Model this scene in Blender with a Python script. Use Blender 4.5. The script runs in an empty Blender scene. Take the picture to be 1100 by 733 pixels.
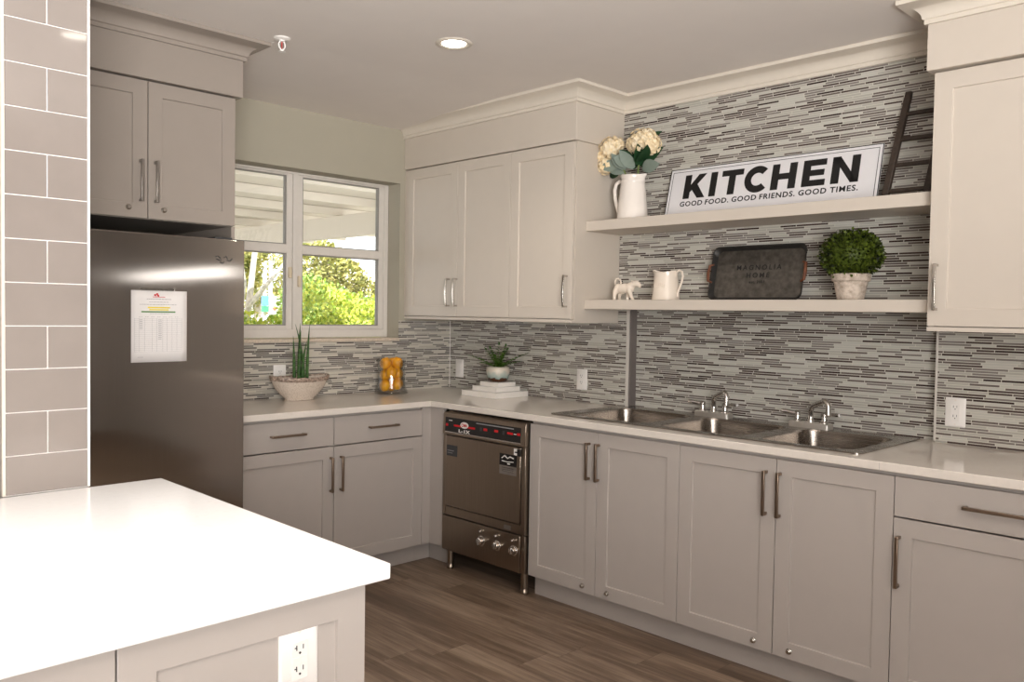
import bpy, bmesh, math, random
from mathutils import Vector, Matrix, noise
PI = math.pi
random.seed(7)
SC = bpy.context.scene
COL = SC.collection

# ------------------------------------------------------------------ node helpers
def lin(c):
    return tuple((x/255/12.92 if x/255 <= .04045 else ((x/255+.055)/1.055)**2.4) for x in c) + (1,)

class NT:
    def __init__(s, name):
        s.m = bpy.data.materials.new(name); s.m.use_nodes = True
        s.t = s.m.node_tree; s.b = s.t.nodes['Principled BSDF']; s.out = s.t.nodes['Material Output']
    def n(s, typ, **kw):
        nd = s.t.nodes.new(typ)
        for k, v in kw.items(): setattr(nd, k, v)
        return nd
    def put(s, sock, v):
        if isinstance(v, bpy.types.NodeSocket): s.t.links.new(v, sock)
        else: sock.default_value = v
    def math(s, op, a, b=0.0, c=0.0):
        nd = s.n('ShaderNodeMath', operation=op)
        s.put(nd.inputs[0], a); s.put(nd.inputs[1], b); s.put(nd.inputs[2], c)
        return nd.outputs[0]
    def mix(s, f, a, b):
        nd = s.n('ShaderNodeMix', data_type='RGBA')
        s.put(nd.inputs[0], f); s.put(nd.inputs[6], a); s.put(nd.inputs[7], b)
        return nd.outputs[2]
    def ramp(s, f, stops, interp='LINEAR'):
        nd = s.n('ShaderNodeValToRGB'); cr = nd.color_ramp; cr.interpolation = interp
        while len(cr.elements) < len(stops): cr.elements.new(0.5)
        for e, (p, c) in zip(cr.elements, stops): e.position = p; e.color = c if len(c) == 4 else tuple(c)+(1,)
        s.put(nd.inputs[0], f); return nd.outputs[0]
    def pos(s):
        g = s.n('ShaderNodeNewGeometry'); x = s.n('ShaderNodeSeparateXYZ'); s.t.links.new(g.outputs['Position'], x.inputs[0])
        return x.outputs
    def comb(s, x, y, z):
        nd = s.n('ShaderNodeCombineXYZ'); s.put(nd.inputs[0], x); s.put(nd.inputs[1], y); s.put(nd.inputs[2], z); return nd.outputs[0]
    def noise(s, vec, scale, detail=2.0, rough=.5):
        nd = s.n('ShaderNodeTexNoise'); s.put(nd.inputs['Vector'], vec); nd.inputs['Scale'].default_value = scale
        nd.inputs['Detail'].default_value = detail; nd.inputs['Roughness'].default_value = rough; return nd.outputs['Fac']
    def obj(s): return s.n('ShaderNodeTexCoord').outputs['Object']
    def bump(s, h, strength=.2, dist=.002):
        nd = s.n('ShaderNodeBump'); nd.inputs['Strength'].default_value = strength; nd.inputs['Distance'].default_value = dist
        s.put(nd.inputs['Height'], h); s.t.links.new(nd.outputs[0], s.b.inputs['Normal'])
    def set(s, **kw):
        for k, v in kw.items(): s.put(s.b.inputs[k.replace('_', ' ')], v)
        return s.m

def plain(name, rgb, rough=.5, metal=0.0, var=.04, scale=30, spec=.5, bump=0, coat=0):
    t = NT(name); c = lin(rgb)
    f = t.noise(t.obj(), scale, 3)
    d = tuple(max(0, x*(1-var)) for x in c[:3])+(1,); l = tuple(min(1, x*(1+var)) for x in c[:3])+(1,)
    t.set(Base_Color=t.ramp(f, [(.3, d), (.7, l)]), Roughness=rough, Metallic=metal)
    t.b.inputs['Specular IOR Level'].default_value = spec
    if coat: t.b.inputs['Coat Weight'].default_value = coat
    if bump: t.bump(f, bump, .001)
    return t.m

def brushed(name, rgb, rough, axis='Z', aniso=.6, streak=.10, rot=0.0):
    t = NT(name); c = lin(rgb); p = t.pos()
    sc = {'X': (3, 400, 400), 'Y': (400, 3, 400), 'Z': (400, 400, 3)}[axis]
    v = t.comb(t.math('MULTIPLY', p[0], sc[0]), t.math('MULTIPLY', p[1], sc[1]), t.math('MULTIPLY', p[2], sc[2]))
    f = t.noise(v, 1, 2)
    d = tuple(x*(1-streak) for x in c[:3])+(1,); l = tuple(min(1, x*(1+streak)) for x in c[:3])+(1,)
    t.set(Base_Color=t.ramp(f, [(.25, d), (.75, l)]), Metallic=1.0,
          Roughness=t.math('MULTIPLY_ADD', f, .04, rough-.02))
    t.b.inputs['Anisotropic'].default_value = aniso; 
    tg = t.n('ShaderNodeTangent', direction_type='RADIAL', axis=axis)
    t.t.links.new(tg.outputs[0], t.b.inputs['Tangent']); t.b.inputs['Anisotropic Rotation'].default_value = rot
    return t.m

def thin_glass(name, tint=(1, 1, 1, 1), refl=.10, rough=0.0):
    t = NT(name); nt = t.t
    tr = t.n('ShaderNodeBsdfTransparent'); tr.inputs[0].default_value = tint
    gl = t.n('ShaderNodeBsdfGlossy'); gl.inputs['Roughness'].default_value = rough
    lw = t.n('ShaderNodeLayerWeight'); lw.inputs[0].default_value = .35
    f = t.math('MULTIPLY_ADD', lw.outputs['Fresnel'], .45, refl*.2)
    mx = t.n('ShaderNodeMixShader'); nt.links.new(f, mx.inputs[0]); nt.links.new(tr.outputs[0], mx.inputs[1]); nt.links.new(gl.outputs[0], mx.inputs[2])
    nt.links.new(mx.outputs[0], t.out.inputs[0]); nt.nodes.remove(t.b)
    return t.m

def mosaic(name, axis):
    """linear glass and stone mosaic: thin strips of random length in three tones on pale grout"""
    t = NT(name); p = t.pos(); u = p[1] if axis == 'Y' else p[0]; H = .0104
    zr = t.math('DIVIDE', t.math('SUBTRACT', p[2], .915), H)
    row = t.math('FLOOR', zr); fz = t.math('SUBTRACT', zr, row)
    wn = t.n('ShaderNodeTexWhiteNoise', noise_dimensions='1D'); t.put(wn.inputs['W'], row)
    w = t.math('ADD', t.math('MULTIPLY', t.math('DIVIDE', u, .105), 1.0), t.math('ADD', t.math('MULTIPLY', row, 13.0), wn.outputs['Value']))
    vc = t.n('ShaderNodeTexVoronoi', voronoi_dimensions='1D', feature='F1'); t.put(vc.inputs['W'], w); vc.inputs['Scale'].default_value = 1.0
    ve = t.n('ShaderNodeTexVoronoi', voronoi_dimensions='1D', feature='DISTANCE_TO_EDGE'); t.put(ve.inputs['W'], w); ve.inputs['Scale'].default_value = 1.0
    sc = t.n('ShaderNodeSeparateColor'); t.t.links.new(vc.outputs['Color'], sc.inputs[0])
    if axis == 'Y':
        stops = [(0, lin((184, 182, 174))), (.18, lin((168, 165, 156))), (.40, lin((128, 121, 116))), (.64, lin((104, 94, 89))), (.80, lin((78, 65, 61))), (.93, lin((56, 43, 40)))]
    else:
        stops = [(0, lin((194, 187, 174))), (.22, lin((170, 163, 151))), (.38, lin((128, 122, 116))), (.66, lin((104, 97, 93))), (.86, lin((76, 65, 61)))]
    col = t.ramp(sc.outputs[0], stops, 'CONSTANT')
    dark = t.math('GREATER_THAN', sc.outputs[0], .40)
    gz = t.math('MAXIMUM', t.math('LESS_THAN', fz, .13), t.math('GREATER_THAN', fz, .87))
    ge = t.math('LESS_THAN', ve.outputs['Distance'], .014)
    g = t.math('MAXIMUM', gz, ge)
    cl = t.mix(g, col, lin((200, 196, 186)))
    t.set(Base_Color=cl, Roughness=t.mix(g, t.mix(dark, (.30,)*3+(1,), (.16,)*3+(1,)), (.8,)*3+(1,)))
    t.bump(t.math('SUBTRACT', 1.0, g), .25, .0015)
    return t.m

def planks(name):
    t = NT(name); p = t.pos(); W, L = .182, 1.22
    r = t.math('DIVIDE', p[0], W); row = t.math('FLOOR', r); fr = t.math('SUBTRACT', r, row)
    wn = t.n('ShaderNodeTexWhiteNoise', noise_dimensions='1D'); t.put(wn.inputs['W'], row)
    l = t.math('ADD', t.math('DIVIDE', p[1], L), t.math('MULTIPLY', wn.outputs['Value'], 7.0)); pl = t.math('FLOOR', l); fl = t.math('SUBTRACT', l, pl)
    w2 = t.n('ShaderNodeTexWhiteNoise', noise_dimensions='2D'); t.put(w2.inputs['Vector'], t.comb(row, pl, 0.0))
    off = t.math('MULTIPLY', w2.outputs['Value'], 50.0)
    v1 = t.comb(t.math('MULTIPLY', p[0], 9.0), t.math('ADD', t.math('MULTIPLY', p[1], 1.1), off), off)
    v2 = t.comb(t.math('MULTIPLY', p[0], 60.0), t.math('ADD', t.math('MULTIPLY', p[1], 2.2), off), off)
    v3 = t.comb(t.math('MULTIPLY', p[0], 260.0), t.math('ADD', t.math('MULTIPLY', p[1], 6.0), off), off)
    f1 = t.noise(v1, 1.0, 4, .6); f2 = t.noise(v2, 1.0, 3, .6); f3 = t.noise(v3, 1.0, 2)
    f = t.math('ADD', t.math('MULTIPLY', f1, .55), t.math('ADD', t.math('MULTIPLY', f2, .33), t.math('MULTIPLY', f3, .12)))
    c = t.ramp(f, [(.34, lin((76, 60, 48))), (.47, lin((116, 97, 81))), (.58, lin((150, 130, 112))), (.70, lin((172, 153, 135)))])
    c = t.mix(t.math('MULTIPLY', w2.outputs['Value'], .30), c, lin((100, 81, 66)))
    seam = t.math('MAXIMUM', t.math('LESS_THAN', fr, .010), t.math('LESS_THAN', fl, .0016))
    c = t.mix(t.math('MULTIPLY', seam, .6), c, lin((62, 48, 38)))
    t.set(Base_Color=c, Roughness=t.math('MULTIPLY_ADD', f2, .15, .36)); t.bump(t.math('SUBTRACT', f3, seam), .12, .001)
    return t.m

def quartz(name, rgb, rough):
    t = NT(name); v = t.obj(); a = lin(rgb)
    f = t.noise(v, 55, 5, .65); g = t.noise(v, 3.5, 3)
    b = tuple(x*.965 for x in a[:3])+(1,); c = tuple(x*.98 for x in a[:3])+(1,)
    cl = t.mix(t.ramp(g, [(.45, (0, 0, 0)), (.7, (1, 1, 1))]), t.ramp(f, [(.35, b), (.5, a)]), t.ramp(f, [(.4, c), (.6, a)]))
    t.set(Base_Color=cl, Roughness=rough); return t.m

def leafmat(name, a, b, rough=.5, trans=.25):
    t = NT(name); oi = t.n('ShaderNodeNewGeometry')
    f = t.noise(t.obj(), 55, 2)
    f2 = t.math('ADD', t.math('MULTIPLY', oi.outputs['Random Per Island'], .7), t.math('MULTIPLY', f, .3))
    t.set(Base_Color=t.ramp(f2, [(.15, lin(a)), (.85, lin(b))]), Roughness=rough)
    t.b.inputs['Specular IOR Level'].default_value = .25
    return t.m

M = {}
def mats():
    M['greige'] = plain('greige_cabinet_paint', (178, 170, 164), .42, var=.012, scale=12)
    M['cream'] = plain('cream_cabinet_paint', (204, 194, 182), .42, var=.01, scale=12)
    M['fridgecab'] = plain('shaded_greige_paint', (152, 142, 133), .42, var=.012, scale=12)  # greige paint with the shade around the refrigerator mixed into its colour
    M['carcass'] = plain('cabinet_carcass', (150, 138, 126), .6)
    M['white_trim'] = plain('white_trim_paint', (216, 207, 194), .45, var=.01)
    M['ceil'] = plain('ceiling_paint', (230, 223, 217), .9, var=.012, scale=6)
    M['wall'] = plain('grey_green_wall_paint', (172, 166, 150), .85, var=.012, scale=8)
    M['wallw'] = plain('beige_wall_paint', (186, 181, 175), .85, var=.012, scale=8)
    M['floor'] = planks('oak_vinyl_planks')
    M['mosY'] = mosaic('linear_mosaic_sink_wall', 'Y'); M['mosX'] = mosaic('linear_mosaic_window_wall', 'X')
    M['quartz'] = quartz('white_quartz', (224, 216, 207), .10)
    M['quartz_island'] = quartz('bright_white_quartz', (249, 248, 247), .16)
    M['subway'] = plain('glossy_taupe_tile', (142, 133, 127), .06, var=.03, scale=9)
    M['grout'] = plain('white_grout', (246, 240, 236), .8)
    M['nickel'] = plain('brushed_nickel', (150, 132, 116), .32, 1.0, var=.05)
    M['plate'] = plain('satin_chrome', (214, 210, 204), .5, 1.0, var=.02)
    M['nickel2'] = plain('grey_nickel', (150, 144, 138), .32, 1.0, var=.05)
    M['satin'] = plain('satin_nickel', (196, 190, 182), .25, 1.0, var=.04)
    M['chrome'] = plain('chrome', (214, 210, 206), .16, 1.0, var=.02)
    M['steel_f'] = brushed('brushed_fridge_steel', (172, 166, 160), .10, 'Z', .95, .03)
    M['steel_d'] = brushed('brushed_dishwasher_steel', (152, 138, 124), .30, 'Z', .6)
    M['steel_s'] = brushed('brushed_sink_steel', (150, 142, 134), .27, 'Y', .4, .04)
    M['metal_trim'] = plain('aluminium_trim', (176, 172, 168), .35, 1.0, var=.04)
    M['light_trim'] = plain('satin_light_trim', (206, 200, 192), .35, .0, var=.03)
    M['dark_trim'] = plain('slate_trim', (112, 104, 100), .5, var=.05)
    M['black'] = plain('black_plastic', (20, 18, 18), .35, var=.1)
    M['blackp'] = plain('black_print', (14, 12, 12), .6, var=.1)
    M['dgrey'] = plain('dark_grey_casing', (58, 58, 60), .5)
    M['red'] = plain('red_print', (196, 24, 32), .5)
    M['whitep'] = plain('white_plastic', (236, 232, 228), .35, var=.01)
    M['paper'] = plain('paper', (236, 232, 230), .8, var=.01)
    M['yellow'] = plain('yellow_highlighter', (240, 216, 60), .8); M['green_ink'] = plain('green_bar', (96, 140, 84), .8)
    M['grey_ink'] = plain('grey_print', (150, 148, 150), .8)
    M['ceramic'] = plain('white_glazed_ceramic', (238, 230, 222), .10, var=.01)
    M['ceramic2'] = plain('cream_glazed_ceramic', (232, 220, 206), .14, var=.015)
    M['signw'] = plain('white_sign_enamel', (226, 224, 226), .35, var=.02, scale=14)
    M['blackw'] = plain('black_stained_wood', (54, 42, 33), .6, var=.35, scale=60, bump=.3)
    M['tray'] = plain('galvanised_grey_metal', (92, 87, 81), .5, .7, var=.30, scale=40)
    M['trayd'] = plain('dark_tray_edge', (58, 56, 54), .5, .6, var=.2)
    M['leather'] = plain('rusty_leather', (104, 58, 32), .6, var=.25)
    M['whitewood'] = plain('white_pages', (233, 228, 221), .6, var=.02)
    M['soil'] = plain('soil', (60, 46, 36), .9, var=.3)
    M['winframe'] = plain('white_window_frame', (222, 216, 208), .45, var=.02)
    M['winalu'] = plain('grey_window_gasket', (150, 146, 140), .5)
    M['latch'] = plain('aged_cream_latch', (222, 206, 178), .5)
    M['glass'] = thin_glass('window_glass'); M['vglass'] = thin_glass('vase_glass', (.985, .99, .985, 1), .10)
    M['stone'] = plain('speckled_stone_sill', (205, 190, 172), .5, var=.14, scale=120)
    M['leafd'] = leafmat('boxwood_leaves', (10, 18, 4), (90, 106, 34))
    M['leafh'] = leafmat('hydrangea_leaves', (24, 56, 34), (52, 84, 50)); M['leafb'] = leafmat('dusty_leaves', (118, 132, 122), (150, 160, 148))
    M['petal'] = leafmat('cream_petals', (232, 208, 164), (246, 232, 204), .7)
    M['stem'] = plain('green_stem', (112, 128, 70), .6)
    M['snake'] = None
    M['succ'] = leafmat('fern_leaves', (44, 84, 24), (110, 150, 50), .4)
    M['trunk'] = plain('pale_bark', (214, 206, 196), .9, var=.3, scale=14)
    M['bush'] = leafmat('sunlit_shrub_leaves', (120, 156, 34), (236, 236, 110), .6)
    M['bush2'] = leafmat('sunlit_green_leaves', (96, 138, 58), (190, 214, 120), .6)
    M['tree'] = leafmat('tree_leaves', (120, 132, 66), (206, 196, 118), .6)
    M['patio'] = plain('white_patio_paint', (238, 230, 218), .7, var=.02, scale=4)
    M['grass'] = plain('dry_grass', (176, 172, 160), .9, var=.06, scale=2)
    M['rust'] = plain('rust_stain', (170, 160, 146), .9)
    t = NT('speckled_glaze'); f = t.noise(t.obj(), 160, 3)
    t.set(Base_Color=t.ramp(f, [(.30, lin((186, 171, 156))), (.55, lin((212, 199, 186)))]), Roughness=.18); M['speckle'] = t.m
    t = NT('rough_rim_glaze'); f = t.noise(t.obj(), 90, 4)
    t.set(Base_Color=t.ramp(f, [(.35, lin((104, 86, 76))), (.65, lin((190, 170, 154)))]), Roughness=.4); M['rimglaze'] = t.m
    t = NT('snake_leaf'); p = t.pos(); f = t.noise(t.comb(t.math('MULTIPLY', p[0], 30.0), p[1], t.math('MULTIPLY', p[2], 70.0)), 1.0, 3)
    t.set(Base_Color=t.ramp(f, [(.35, lin((26, 56, 18))), (.65, lin((66, 108, 40)))]), Roughness=.4); M['snake'] = t.m
    t = NT('lemon_peel'); f = t.noise(t.obj(), 90, 2)
    t.set(Base_Color=t.ramp(t.noise(t.obj(), 12, 2), [(.3, lin((226, 146, 14))), (.7, lin((246, 178, 30)))]), Roughness=.36); t.bump(f, .25, .001); M['lemon'] = t.m
    t = NT('drip_glaze'); p = t.n('ShaderNodeTexCoord').outputs['Object']; s = t.n('ShaderNodeSeparateXYZ'); t.t.links.new(p, s.inputs[0])
    wv = t.math('ADD', s.outputs[2], t.math('MULTIPLY', t.noise(p, 34, 2), .05))
    t.set(Base_Color=t.ramp(t.math('MULTIPLY', wv, 10.0), [(.0, lin((70, 42, 26))), (.46, lin((84, 52, 32))), (.52, lin((140, 160, 154))), (.72, lin((176, 184, 176))), (.92, lin((214, 204, 190)))]), Roughness=.15); M['drip'] = t.m
    t = NT('whitewashed_pot'); f = t.noise(t.obj(), 40, 5, .7)
    t.set(Base_Color=t.ramp(f, [(.3, lin((150, 134, 118))), (.6, lin((206, 192, 178)))]), Roughness=.8); t.bump(f, .3, .001); M['pot'] = t.m
    for nm, rgb, st in (('lamp_lens', (1, .93, .80, 1), 22.0), ):
        t = NT(nm); t.set(Base_Color=(1, 1, 1, 1)); t.b.inputs['Emission Color'].default_value = rgb; t.b.inputs['Emission Strength'].default_value = st; M[nm] = t.m
mats()

# ------------------------------------------------------------------ mesh helpers
class MB:
    def __init__(s): s.bm = bmesh.new()
    def face(s, vs, mi=0):
        try:
            f = s.bm.faces.new(vs); f.material_index = mi; return f
        except ValueError: return None
    def v(s, *co): return s.bm.verts.new(co)
    def box(s, x0, x1, y0, y1, z0, z1, mi=0):
        x0, x1 = sorted((x0, x1)); y0, y1 = sorted((y0, y1)); z0, z1 = sorted((z0, z1))
        a = [s.v(x, y, z) for z in (z0, z1) for x, y in ((x0, y0), (x1, y0), (x1, y1), (x0, y1))]
        for q in ((3, 2, 1, 0), (4, 5, 6, 7), (0, 1, 5, 4), (1, 2, 6, 5), (2, 3, 7, 6), (3, 0, 4, 7)): s.face([a[i] for i in q], mi)
        return s
    def prism(s, poly, axis, a0, a1, mi=0):
        """poly: 2-D outline in the two other axes (x,y order kept), pushed from a0 to a1 along axis"""
        def P(p, a): return {'x': (a, p[0], p[1]), 'y': (p[0], a, p[1]), 'z': (p[0], p[1], a)}[axis]
        A = [s.v(*P(p, a0)) for p in poly]; B = [s.v(*P(p, a1)) for p in poly]; n = len(poly)
        s.face(A[::-1], mi); s.face(B, mi)
        for i in range(n): s.face([A[i], A[(i+1) % n], B[(i+1) % n], B[i]], mi)
        return s
    def rings(s, rs, cap0=True, cap1=True, closed=True, mi=0):
        R = [[s.v(*p) for p in r] for r in rs]; n = len(R[0])
        for a, b in zip(R, R[1:]):
            for i in range(n if closed else n-1):
                j = (i+1) % n; s.face([a[i], a[j], b[j], b[i]], mi)
        if cap0: s.face(R[0][::-1], mi)
        if cap1: s.face(R[-1], mi)
        return R
    def lathe(s, prof, c=(0, 0, 0), seg=32, sx=1, sy=1, cap0=True, cap1=True, mi=0):
        s.rings([[(c[0]+r*sx*math.cos(2*PI*i/seg), c[1]+r*sy*math.sin(2*PI*i/seg), c[2]+z) for i in range(seg)] for r, z in prof], cap0, cap1, True, mi)
        return s
    def lathe_y(s, prof, c=(0, 0, 0), seg=24, mi=0):
        """turned round the y axis; prof (r, y)"""
        s.rings([[(c[0]+r*math.cos(2*PI*i/seg), c[1]+y, c[2]+r*math.sin(2*PI*i/seg)) for i in range(seg)] for r, y in prof], True, True, True, mi)
        return s
    def tube(s, pts, rad, seg=12, caps=True, mi=0, flat=1.0):
        pts = [Vector(p) for p in pts]; n = len(pts)
        rad = [rad]*n if not isinstance(rad, (list, tuple)) else rad
        rs = []; up = None
        for i, p in enumerate(pts):
            t = (pts[min(i+1, n-1)]-pts[max(i-1, 0)]).normalized()
            if up is None:
                up = Vector((0, 0, 1)) if abs(t.z) < .9 else Vector((1, 0, 0))
            a = t.cross(up).normalized(); b = a.cross(t).normalized(); up = b
            rs.append([tuple(p+a*rad[i]*math.cos(2*PI*k/seg)+b*rad[i]*flat*math.sin(2*PI*k/seg)) for k in range(seg)])
        s.rings(rs, caps, caps, True, mi); return s
    def ell(s, c, r, rot=None, seg=16, rg=10, mi=0):
        m = rot.to_matrix() if rot else Matrix.Identity(3)
        rs = []
        for j in range(1, rg):
            th = PI*j/rg
            rs.append([tuple(Vector(c)+m @ Vector((r[0]*math.sin(th)*math.cos(2*PI*i/seg), r[1]*math.sin(th)*math.sin(2*PI*i/seg), -r[2]*math.cos(th)))) for i in range(seg)])
        R = s.rings(rs, False, False, True, mi)
        a = s.v(*(Vector(c)+m @ Vector((0, 0, -r[2])))); b = s.v(*(Vector(c)+m @ Vector((0, 0, r[2]))))
        for i in range(seg):
            s.face([a, R[0][(i+1) % seg], R[0][i]], mi); s.face([b, R[-1][i], R[-1][(i+1) % seg]], mi)
        return s
    def slab(s, xs, ys, fill, z0, z1, mi=0):
        """cells of a grid, pushed up as one solid with welded corners; fill(i, j) says which cells are there"""
        T = {}; B = {}
        def tv(i, j):
            if (i, j) not in T: T[i, j] = s.v(xs[i], ys[j], z1); B[i, j] = s.v(xs[i], ys[j], z0)
            return T[i, j], B[i, j]
        nx, ny = len(xs)-1, len(ys)-1
        ok = lambda i, j: 0 <= i < nx and 0 <= j < ny and fill(i, j)
        for i in range(nx):
            for j in range(ny):
                if not ok(i, j): continue
                q = [tv(i, j), tv(i+1, j), tv(i+1, j+1), tv(i, j+1)]
                s.face([a[0] for a in q], mi); s.face([a[1] for a in q][::-1], mi)
                for k, (di, dj) in enumerate(((0, -1), (1, 0), (0, 1), (-1, 0))):
                    if not ok(i+di, j+dj):
                        a, b = q[k], q[(k+1) % 4]; s.face([a[1], b[1], b[0], a[0]], mi)
        return s
    def sweep(s, path, prof, z0, cap=True, mi=0):
        """profile (p outward to the right of the path, h up) along a 2-D path with mitred corners"""
        P = [Vector(p) for p in path]; rs = []
        for i, p in enumerate(P):
            ns = []
            for a, b in ((i-1, i), (i, i+1)):
                if a >= 0 and b < len(P):
                    d = (P[b]-P[a]).normalized(); ns.append(Vector((d.y, -d.x)))
            m = ns[0] if len(ns) == 1 else (ns[0]+ns[1])/(1+ns[0].dot(ns[1]))
            rs.append([(p.x+m.x*q, p.y+m.y*q, z0+h) for q, h in prof])
        s.rings(rs, cap, cap, True, mi); return s
    def shaker(s, x0, x1, z0, z1, yf=0, t=.02, st=.062, rec=.008, mi=0):
        def ring(a, b, c, d, y): return [s.v(a, y, c), s.v(b, y, c), s.v(b, y, d), s.v(a, y, d)]
        o = ring(x0, x1, z0, z1, yf); k = ring(x0, x1, z0, z1, yf+t)
        i1 = ring(x0+st, x1-st, z0+st, z1-st, yf); i2 = ring(x0+st+.0015, x1-st-.0015, z0+st+.0015, z1-st-.0015, yf+rec)
        for A, B in ((o, i1), (i1, i2), (k, o)):
            for q in range(4):
                r = (q+1) % 4; s.face([A[q], A[r], B[r], B[q]], mi)
        s.face(i2, mi); s.face(k[::-1], mi)
        return s
    def build(s, name, mats, parent=None, bevel=0, seg=2, smooth=True, loc=None, rot=None, ang=35, sub=0):
        bm = s.bm
        bmesh.ops.recalc_face_normals(bm, faces=bm.faces[:])
        me = bpy.data.meshes.new(name)
        if smooth:
            for f in bm.faces: f.smooth = True
            for e in bm.edges:
                if len(e.link_faces) == 2 and e.calc_face_angle(0) > math.radians(ang): e.smooth = False
        bm.to_mesh(me); bm.free()
        for m in (mats if isinstance(mats, (list, tuple)) else [mats]): me.materials.append(m)
        o = bpy.data.objects.new(name, me); COL.objects.link(o)
        if loc is not None: o.location = loc
        if rot is not None: o.rotation_euler = rot
        if parent is not None: o.parent = parent
        if bevel:
            b = o.modifiers.new('edge', 'BEVEL'); b.width = bevel; b.segments = seg; b.limit_method = 'ANGLE'; b.angle_limit = math.radians(40); b.harden_normals = False
        if sub:
            b = o.modifiers.new('smooth', 'SUBSURF'); b.levels = sub; b.render_levels = sub
        return o

def tag(o, label=None, cat=None, group=None, kind=None):
    if label: o['label'] = label
    if cat: o['category'] = cat
    if group: o['group'] = group
    if kind: o['kind'] = kind
    return o
def thing(name, label, cat, loc=(0, 0, 0), rz=0, group=None, rot=None):
    o = bpy.data.objects.new(name, None); COL.objects.link(o); o.empty_display_size = .1
    o.location = loc; o.rotation_euler = rot if rot else (0, 0, rz)
    return tag(o, label, cat, group)
def struct(name, mb, m, parent=None, **kw):
    o = mb.build(name, m, parent, **kw)
    if parent is None: o['kind'] = 'structure'
    return o
def dup_tree(o, parent=None):
    c = o.copy(); COL.objects.link(c)
    if parent is not None: c.parent = parent
    for ch in [x for x in bpy.data.objects if x.parent == o]: dup_tree(ch, c)
    return c
S = -PI/2      # things on the sink wall are built facing -y and turned to face -x

def text_mb(txt, size, depth=.0006, bold=0.0, spacing=1.0, align='CENTER', shear=0.0):
    """lettering as a mesh in the x-z plane, facing -y, its base line at z = 0"""
    cu = bpy.data.curves.new('lettering', 'FONT'); cu.body = txt; cu.size = size; cu.offset = bold; cu.space_character = spacing
    cu.align_x = align; cu.extrude = depth/2; cu.shear = shear; cu.resolution_u = 3
    o = bpy.data.objects.new('lettering', cu); COL.objects.link(o)
    dg = bpy.context.evaluated_depsgraph_get(); me = o.evaluated_get(dg).to_mesh()
    mb = MB(); mb.bm.from_mesh(me); o.evaluated_get(dg).to_mesh_clear()
    bpy.data.objects.remove(o); bpy.data.curves.remove(cu)
    bmesh.ops.rotate(mb.bm, verts=mb.bm.verts[:], cent=(0, 0, 0), matrix=Matrix.Rotation(PI/2, 3, 'X'))
    return mb
def move(mb, d):
    bmesh.ops.translate(mb.bm, verts=mb.bm.verts[:], vec=d); return mb

def pull_v(name, par, x, z0, z1, yf, m, w=.011, so=.032):
    b = MB(); b.box(x-w/2, x+w/2, yf-so, yf-so+.010, z0, z1)
    b.box(x-w/2+.0005, x+w/2-.0005, yf-so+.004, yf, z0+.0005, z0+.0125); b.box(x-w/2+.0005, x+w/2-.0005, yf-so+.004, yf, z1-.0125, z1-.0005)
    return b.build(name, m, par, bevel=.0015)
def pull_h(name, par, x0, x1, z, yf, m, w=.011, so=.032):
    b = MB(); b.box(x0, x1, yf-so, yf-so+.010, z-w/2, z+w/2)
    b.box(x0+.0005, x0+.0125, yf-so+.004, yf, z-w/2+.0005, z+w/2-.0005); b.box(x1-.0125, x1-.0005, yf-so+.004, yf, z-w/2+.0005, z+w/2-.0005)
    return b.build(name, m, par, bevel=.0015)
def pull_arc(name, par, x, z0, z1, yf, m):
    b = MB(); n = 9; h = z1-z0
    pts = [(x, yf-.026-.008*math.sin(PI*i/(n-1)), z0+h*i/(n-1)) for i in range(n)]
    rs = [[(p[0]-.0055, p[1]-.004, p[2]), (p[0]+.0055, p[1]-.004, p[2]), (p[0]+.0055, p[1]+.004, p[2]), (p[0]-.0055, p[1]+.004, p[2])] for p in pts]
    b.rings(rs); b.box(x-.005, x+.005, yf-.024, yf, z0, z0+.010); b.box(x-.005, x+.005, yf-.024, yf, z1-.010, z1)
    return b.build(name, m, par, bevel=.0012)
def lock(par, x, z, yf):
    b = MB(); b.lathe_y([(.0115, 0), (.0115, -.004), (.0085, -.006), (.0085, -.012), (.0065, -.0135)], (x, yf, z), 16)
    return b.build('lock', M['satin'], par)

def carcass(W, D, z0, z1, y0=.0215, top=True, cut=None):
    b = MB(); t = .018; zs = cut or z1
    b.box(0, t, y0, D, z0, zs); b.box(W-t, W, y0, D, z0, zs); b.box(t, W-t, y0, D, z0, z0+t); b.box(t, W-t, D-.006, D, z0+t, zs)
    if top: b.box(t, W-t, y0, D, z1-t, z1)
    else: b.box(0 if cut else t, W if cut else W-t, y0, y0+.02, z1-.04, z1)
    return b
def cabinet(name, label, loc, rz, W, D, z0, z1, m, doors=(), drawers=(), toe=None, top=True, group=None, cut=None):
    r = thing(name, label, 'cabinet', loc, rz, group)
    carcass(W, D, z0, z1, top=top, cut=cut).build('body', m, r)
    for d in doors:
        x0, x1, a, c = d['box']
        dm = MB().shaker(x0, x1, a, c, 0, .02, d.get('st', .062)).build('door', m, r, bevel=.0012)
        if 'pull' in d:
            hx, h0, h1, hm, kind = d['pull']; (pull_arc if kind == 'arc' else pull_v)('handle', dm, hx, h0, h1, 0, hm)
        if 'lock' in d: lock(dm, d['lock'][0], d['lock'][1], 0)
    for d in drawers:
        x0, x1, a, c = d['box']
        dm = MB().box(x0, x1, 0, .02, a, c).build('drawer', m, r, bevel=.0018)
        hx0, hx1, hz = d['pull']; pull_h('handle', dm, hx0, hx1, hz, 0, M['nickel'])
    if toe is not None:
        MB().box(0, W, toe, toe+.016, 0, z0-.001).build('toe_kick', m, r)
    return r

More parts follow.
